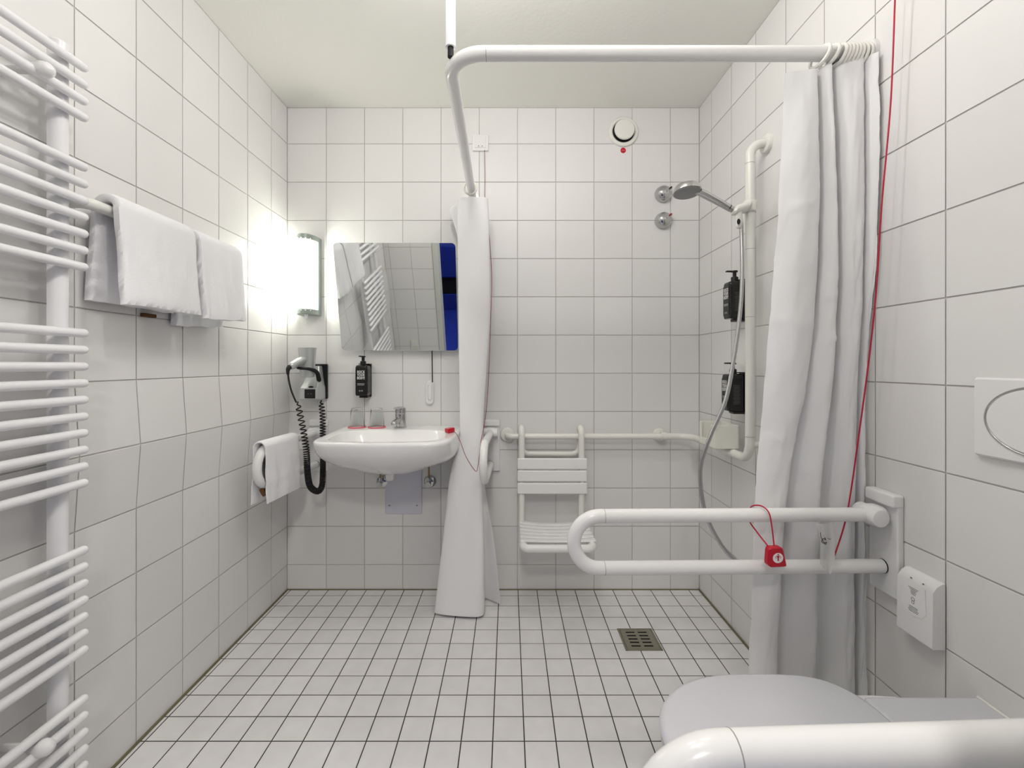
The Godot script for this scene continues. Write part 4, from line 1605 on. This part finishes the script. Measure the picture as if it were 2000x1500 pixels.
# ------------------------------------------------------------------ soap dispensers
func make_dispensers() -> void:
	var d := thing("soap_dispenser", "black pump soap dispenser on the back wall between mirror and washbasin", "soap dispenser", V(-0.744, 1.008, DB), 0.0, "black soap dispensers")
	var hold := MB.new()
	hold.rbox(Vector3(0.002, 0.088, 0.006), Vector3(0.056, 0.172, 0.012), 0.003)
	hold.rbox(Vector3(0.004, 0.005, 0.032), Vector3(0.044, 0.012, 0.056), 0.004)
	hold.rbox(Vector3(0.002, 0.172, 0.022), Vector3(0.058, 0.004, 0.04), 0.0015)
	part("holder", hold, M.black, d, false)
	var bo := MB.new()
	var rows := []
	for q in [[0.012, 0.9], [0.015, 0.97], [0.02, 1.0], [0.15, 1.0], [0.156, 0.985], [0.162, 0.93], [0.1655, 0.8], [0.167, 0.5]]:
		var ring := PackedVector3Array()
		for p in rrect(0.062 * q[1], 0.07 * q[1], 0.012 * q[1], 4):
			ring.append(Vector3(p.x, q[0], 0.05 + p.y))
		rows.append(ring)
	bo.loft(rows)
	part("bottle", bo, M.bottle, d, false)
	var lab := MB.new()
	lab.rbox(Vector3(0, 0.086, 0.0853), Vector3(0.05, 0.122, 0.001), 0.0004, 1)
	lab.rbox(Vector3(0.0311, 0.086, 0.05), Vector3(0.001, 0.122, 0.052), 0.0004, 1)
	var lb := part("label", lab, M.black, d, false)
	var pump := MB.new()
	pump.xf = Transform3D(Basis(), Vector3(0, 0, 0.05))
	pump.lathe([[0.0145, 0.164], [0.0145, 0.184], [0.0125, 0.187], [0.0075, 0.188], [0.0075, 0.206], [0.0125, 0.207], [0.0125, 0.213]], 20)
	pump.rbox(Vector3(-0.006, 0.2115, 0.012), Vector3(0.014, 0.006, 0.042), 0.002)
	part("pump", pump, M.black, d, false)
	var n := 0
	for w in ["ROCK", "YOUR", "BODY!"]:
		lettering("lettering", w, 0.0135, Vector3(0.0, 0.132 - 0.0155 * n, 0.0856), M.ink_white, lb, 0.038)
		n += 1
	var pr := MB.new()
	for q in [[0.0725, 0.036, 0.0013], [0.0685, 0.036, 0.0007], [0.0655, 0.033, 0.0007]]:
		pr.rbox(Vector3(0, q[0], 0.0859), Vector3(q[1], q[2], 0.0005), 0.0002, 1)
	part("text_rules", pr, M.ink_white, lb, false).set_meta("kind", "stuff")
	for x in [-0.0055, 0.006]:
		var em := MB.new()
		em.prism(oval(0.0043, 0.0038, 16, 2.0, Vector2(x, 0.037)), 0.0856, 0.0862, 0.0001)
		part("emblem", em, M.nozzle, lb, false)
	var sm := MB.new()
	for k in 14:
		sm.rbox(Vector3(0.0318, 0.118 - k * 0.0058, 0.05), Vector3(0.0005, 0.0016, 0.03 - 0.008 * ((k * 7) % 3) * 0.5), 0.0002, 1)
	part("small_print", sm, M.ink_grey, lb, false).set_meta("kind", "stuff")
	var e := copy_of(d, "upper black pump soap dispenser behind the shower upright on the right wall")
	e.position = V(WR, 1.358, 1.912)
	e.rotation.y = -PI * 0.5
	var f := copy_of(d, "lower black pump soap dispenser on the right wall above the soap tray")
	f.position = V(WR, 0.972, 1.925)
	f.rotation.y = -PI * 0.5


# ------------------------------------------------------------------ right wall
func make_right_wall_items() -> void:
	# sanitary bag dispenser
	var b := thing("bag_dispenser", "flat white sanitary bag dispenser with small printed text on the right wall", "bag dispenser", V(WR, 0.527, 1.088))
	var box := MB.new()
	var rows := []
	for q in [[0.527, 0.030], [0.53, 0.032], [0.655, 0.030], [0.67, 0.02], [0.677, 0.008]]:
		var ring := PackedVector3Array()
		for p in rrect(q[1], 0.096, 0.0022, 2):
			ring.append(V(WR - q[1] * 0.5 + p.x, q[0], 1.088 + p.y))
		rows.append(ring)
	box.loft(rows)
	part("box", box, M.plastic, b)
	var cut := MB.new()
	cut.xf = Transform3D(Basis(Vector3.UP, -PI * 0.5), V(WR - 0.0307, 0.61, 1.088))
	cut.prism(PackedVector2Array([Vector2(-0.03, 0.045), Vector2(-0.033, -0.012), Vector2(-0.022, -0.027), Vector2(0.0, -0.032), Vector2(0.022, -0.027), Vector2(0.033, -0.012), Vector2(0.03, 0.045)]), 0.0, 0.0012, 0.0003)
	var bf := part("bag_front", cut, M.ink_white, b)
	var pr := MB.new()
	pr.xf = Transform3D(Basis(Vector3.UP, -PI * 0.5), V(WR - 0.0321, 0.61, 1.088))
	for k in 5:
		pr.rbox(Vector3(0.0, 0.034 - k * 0.0036, 0), Vector3([0.026, 0.02, 0.014, 0.015, 0.012][k], 0.0011, 0.0006), 0.0002, 1)
	for k in 4:
		pr.rbox(Vector3(0.0, -0.011 - k * 0.0036, 0), Vector3([0.024, 0.022, 0.028, 0.024][k], 0.0011, 0.0006), 0.0002, 1)
	for k in 2:
		var path := PackedVector3Array()
		for q in 12:
			path.append(Vector3(-0.001 + 0.0045 * cos(TAU * q / 12) * (1 - 0.3 * k), 0.008 - k * 0.007 + 0.0038 * sin(TAU * q / 12), 0))
		pr.tube(path, 0.0005, 5, false, true)
	part("printed_text", pr, M.ink_grey, bf).set_meta("kind", "stuff")
	for d in [1.10, 1.068]:
		var sc := MB.new()
		sc.tube(PackedVector3Array([V(WR - 0.0255, 0.6635, d), V(WR - 0.0275, 0.6645, d)]), 0.0018, 8)
		part("rivet", sc, M.steel, b)
	# flush plate
	var f := thing("flush_plate", "white flush plate with large oval button on the right wall above the toilet", "flush plate", V(WR, 0.988, 0.845))
	var pl := MB.new()
	pl.xf = Transform3D(Basis(Vector3.UP, -PI * 0.5), V(WR, 1.07, 0.845))
	pl.prism(rrect(0.246, 0.164, 0.008, 4), 0.0, 0.013, 0.004)
	part("plate", pl, M.plastic, f)
	var rim := MB.new()
	rim.xf = pl.xf
	var path := PackedVector3Array()
	for q in 48:
		path.append(Vector3(cos(TAU * q / 48) * 0.096, sin(TAU * q / 48) * 0.0655, 0.0135))
	rim.tube(path, 0.0028, 8, false, true)
	part("chrome_rim", rim, M.chrome, f)
	var bt := MB.new()
	bt.xf = pl.xf
	bt.prism(oval(0.0935, 0.063, 48), 0.012, 0.0165, 0.002)
	part("button", bt, M.plastic, f)
	# red pull cord from the ceiling
	var c := MB.new()
	c.tube(smooth([V(0.952, CEIL, 1.105), V(0.957, 2.3, 1.118), V(0.9586, 2.083, 1.13), V(0.9605, 1.837, 1.145), V(0.9502, 1.585, 1.16), V(0.949, 1.379, 1.175), V(0.945, 1.221, 1.19), V(0.930, 1.005, 1.207), V(0.904, 0.785, 1.2155), V(0.870, 0.669, 1.2155)], 8), 0.0019, 8)
	solo("pull_cord", c, M.red_cord, "long red emergency pull cord hanging from the ceiling in front of the right curtain", "pull cord", V(0.95, 1.6, 1.15))
	# two stop valves high on the back wall
	var v: Node3D
	for k in 2:
		var at := V(0.806, [2.066, 1.928][k], DB)
		if k == 0:
			v = thing("shower_valve", "upper chrome shower stop valve with blue dot on the back wall", "valve", at, 0.0, "shower stop valves")
			var ro := MB.new()
			ro.xf = Transform3D(Basis(Vector3.RIGHT, PI * 0.5), Vector3.ZERO)
			ro.lathe([[0.0425, 0.0], [0.0425, 0.012], [0.0395, 0.026], [0.032, 0.038], [0.02, 0.045], [0.006, 0.047]], 36, 60.0)
			part("rosette", ro, M.chrome, v, false)
			var kn := MB.new()
			kn.xf = Transform3D(Basis(Vector3(0, 0, 1), 0.62) * Basis(Vector3.UP, 0.42), Vector3(0.008, 0.006, 0.046))
			kn.rbox(Vector3(0.016, 0, -0.004), Vector3(0.05, 0.017, 0.012), 0.005, 3)
			part("lever", kn, M.chrome, v, false)
			var dt := MB.new()
			dt.tube(PackedVector3Array([Vector3(0.0295, 0.0215, 0.038), Vector3(0.031, 0.0225, 0.045)]), 0.0042, 12)
			part("marker_dot", dt, M.black, v, false)
		else:
			var o := copy_of(v, "lower chrome shower stop valve with red dot on the back wall")
			o.position = at
			(o.get_node("marker_dot") as MeshInstance3D).material_override = M.red


func make_back_wall_items() -> void:
	var v := thing("air_vent", "round white disc air vent high on the back wall above the red sticker", "air vent", V(0.6, 2.392, DB))
	var at := Transform3D(Basis(Vector3.RIGHT, PI * 0.5), V(0.6, 2.392, DB))
	var ring := MB.new()
	ring.xf = at
	ring.lathe([[0.0785, 0.0], [0.0785, 0.005], [0.074, 0.011], [0.062, 0.013], [0.057, 0.009], [0.056, 0.001]], 48)
	part("outer_ring", ring, M.pipe_cream, v)
	var dark := MB.new()
	dark.xf = at
	dark.lathe([[0.0565, 0.001], [0.0565, 0.003], [0.0, 0.003]], 40, 40.0, true, false)
	part("dark_gap", dark, M.black_matt, v)
	var disc := MB.new()
	disc.xf = at
	disc.lathe([[0.02, 0.003], [0.02, 0.02], [0.048, 0.022], [0.052, 0.026], [0.052, 0.031], [0.049, 0.035], [0.04, 0.037], [0.0, 0.0375]], 48, 40.0, false, false)
	part("disc", disc, M.pipe_cream, v)
	var st := thing("round_sticker", "small round red sticker on the tiles below the air vent", "sticker", V(0.6, 2.297, DB))
	var s := MB.new()
	s.xf = Transform3D(Basis(), V(0.6, 2.297, DB))
	s.prism(oval(0.0142, 0.0142, 28), 0.0, 0.0012, 0.0003)
	part("disc", s, M.red, st)
	var sl := MB.new()
	for k in 3:
		sl.rbox(V(0.594 + 0.006 * k, 2.297, DB - 0.0014), Vector3(0.0045, 0.005, 0.0004), 0.0001, 1)
	part("print", sl, M.red_pale, st).set_meta("kind", "stuff")
	# socket by the door, seen in the mirror
	var so := thing("wall_socket", "cream wall socket with switch by the door, seen in the mirror", "socket", Vector3(-0.955, 0.33, -DF), PI)
	var p := MB.new()
	p.prism(rrect(0.082, 0.15, 0.008, 4), 0.0, 0.011, 0.003)
	part("plate", p, M.tray, so, false)
	var ro := MB.new()
	ro.rbox(Vector3(0, 0.038, 0.013), Vector3(0.055, 0.055, 0.008), 0.003, 2, Basis(Vector3.RIGHT, 0.06))
	part("rocker", ro, M.plastic, so, false)
	var cup := MB.new()
	cup.xf = Transform3D(Basis(Vector3.RIGHT, PI * 0.5), Vector3(0, -0.035, 0))
	cup.lathe([[0.026, 0.0105], [0.026, 0.014], [0.022, 0.014], [0.021, 0.009], [0.0, 0.009]], 28, 40.0, true, false)
	part("socket_cup", cup, M.tray, so, false)


func make_alarm() -> void:
	var t := thing("alarm_switch", "white alarm pull switch high on the back wall, its red cord ending on the washbasin", "alarm switch", V(-0.146, 2.333, DB))
	var pl := MB.new()
	pl.xf = Transform3D(Basis(), V(-0.146, 2.333, DB))
	pl.prism(rrect(0.084, 0.084, 0.004, 3), 0.0, 0.012, 0.003)
	part("plate", pl, M.plastic, t)
	var inn := MB.new()
	inn.xf = Transform3D(Basis(), V(-0.146, 2.336, DB - 0.0118))
	inn.prism(rrect(0.058, 0.062, 0.003, 3), 0.0, 0.004, 0.001)
	part("cover", inn, M.pipe, t)
	for x in [-0.155, -0.136]:
		var ho := MB.new()
		ho.tube(PackedVector3Array([V(x, 2.312, DB - 0.0155), V(x, 2.312, DB - 0.0165)]), 0.0026, 8)
		part("lamp_hole", ho, M.ink_grey, t)
	var cord := MB.new()
	cord.tube(smooth([V(-0.124, 2.295, 2.372), V(-0.122, 2.15, 2.372), V(-0.121, 2.02, 2.372), V(-0.1, 1.85, 2.36), V(-0.084, 1.62, 2.29), V(-0.086, 1.4, 2.215), V(-0.091, 1.2, 2.17), V(-0.1, 1.0, 2.13), V(-0.114, 0.885, 2.1), V(-0.1225, 0.84, 2.06), V(-0.127, 0.785, 2.0), V(-0.1315, 0.738, 1.96), V(-0.142, 0.723, 1.95), V(-0.184, 0.775, 1.985), V(-0.215, 0.835, 2.03), V(-0.236, 0.8655, 2.06), V(-0.255, 0.872, 2.1)], 8), 0.0013, 8)
	part("cord", cord, M.dark_cord, t)
	var hd := MB.new()
	hd.xf = Transform3D(Basis(Vector3.UP, -0.9) * Basis(Vector3.RIGHT, -PI * 0.48) * Basis.from_scale(Vector3(0.72, 0.85, 1.15)), V(-0.272, 0.8715, 2.125))
	handle_shape(hd)
	part("handle", hd, M.red, t)


func make_drain() -> void:
	var t := thing("floor_drain", "square steel floor drain grate with ten slots in the shower floor", "floor drain", V(0.56, 0.0, 1.952))
	var w := 0.154
	var fr := MB.new()
	for s in [-1.0, 1.0]:
		fr.rbox(V(0.56 + s * (w * 0.5 - 0.004), 0.0015, 1.952), Vector3(0.008, 0.004, w), 0.001)
		fr.rbox(V(0.56, 0.0015, 1.952 + s * (w * 0.5 - 0.004)), Vector3(w, 0.004, 0.008), 0.001)
	part("frame", fr, M.steel, t)
	var slot_shade := MB.new()  # flat black plate, painted darkness of the recess below the slots
	slot_shade.rbox(V(0.56, 0.0004, 1.952), Vector3(0.137, 0.0006, 0.137), 0.0002, 1)
	part("slot_shade", slot_shade, M.black_matt, t)
	var gr := MB.new()
	for x in [-0.0565, 0.0, 0.0565]:
		gr.rbox(V(0.56 + x, 0.002, 1.952), Vector3(0.022 if x != 0.0 else 0.014, 0.0026, 0.135), 0.0008, 1)
	for k in 6:
		gr.rbox(V(0.56, 0.0019, 1.952 - 0.06 + k * 0.024), Vector3(0.13, 0.0024, 0.0135), 0.0008, 1)
	part("grate", gr, M.steel, t)
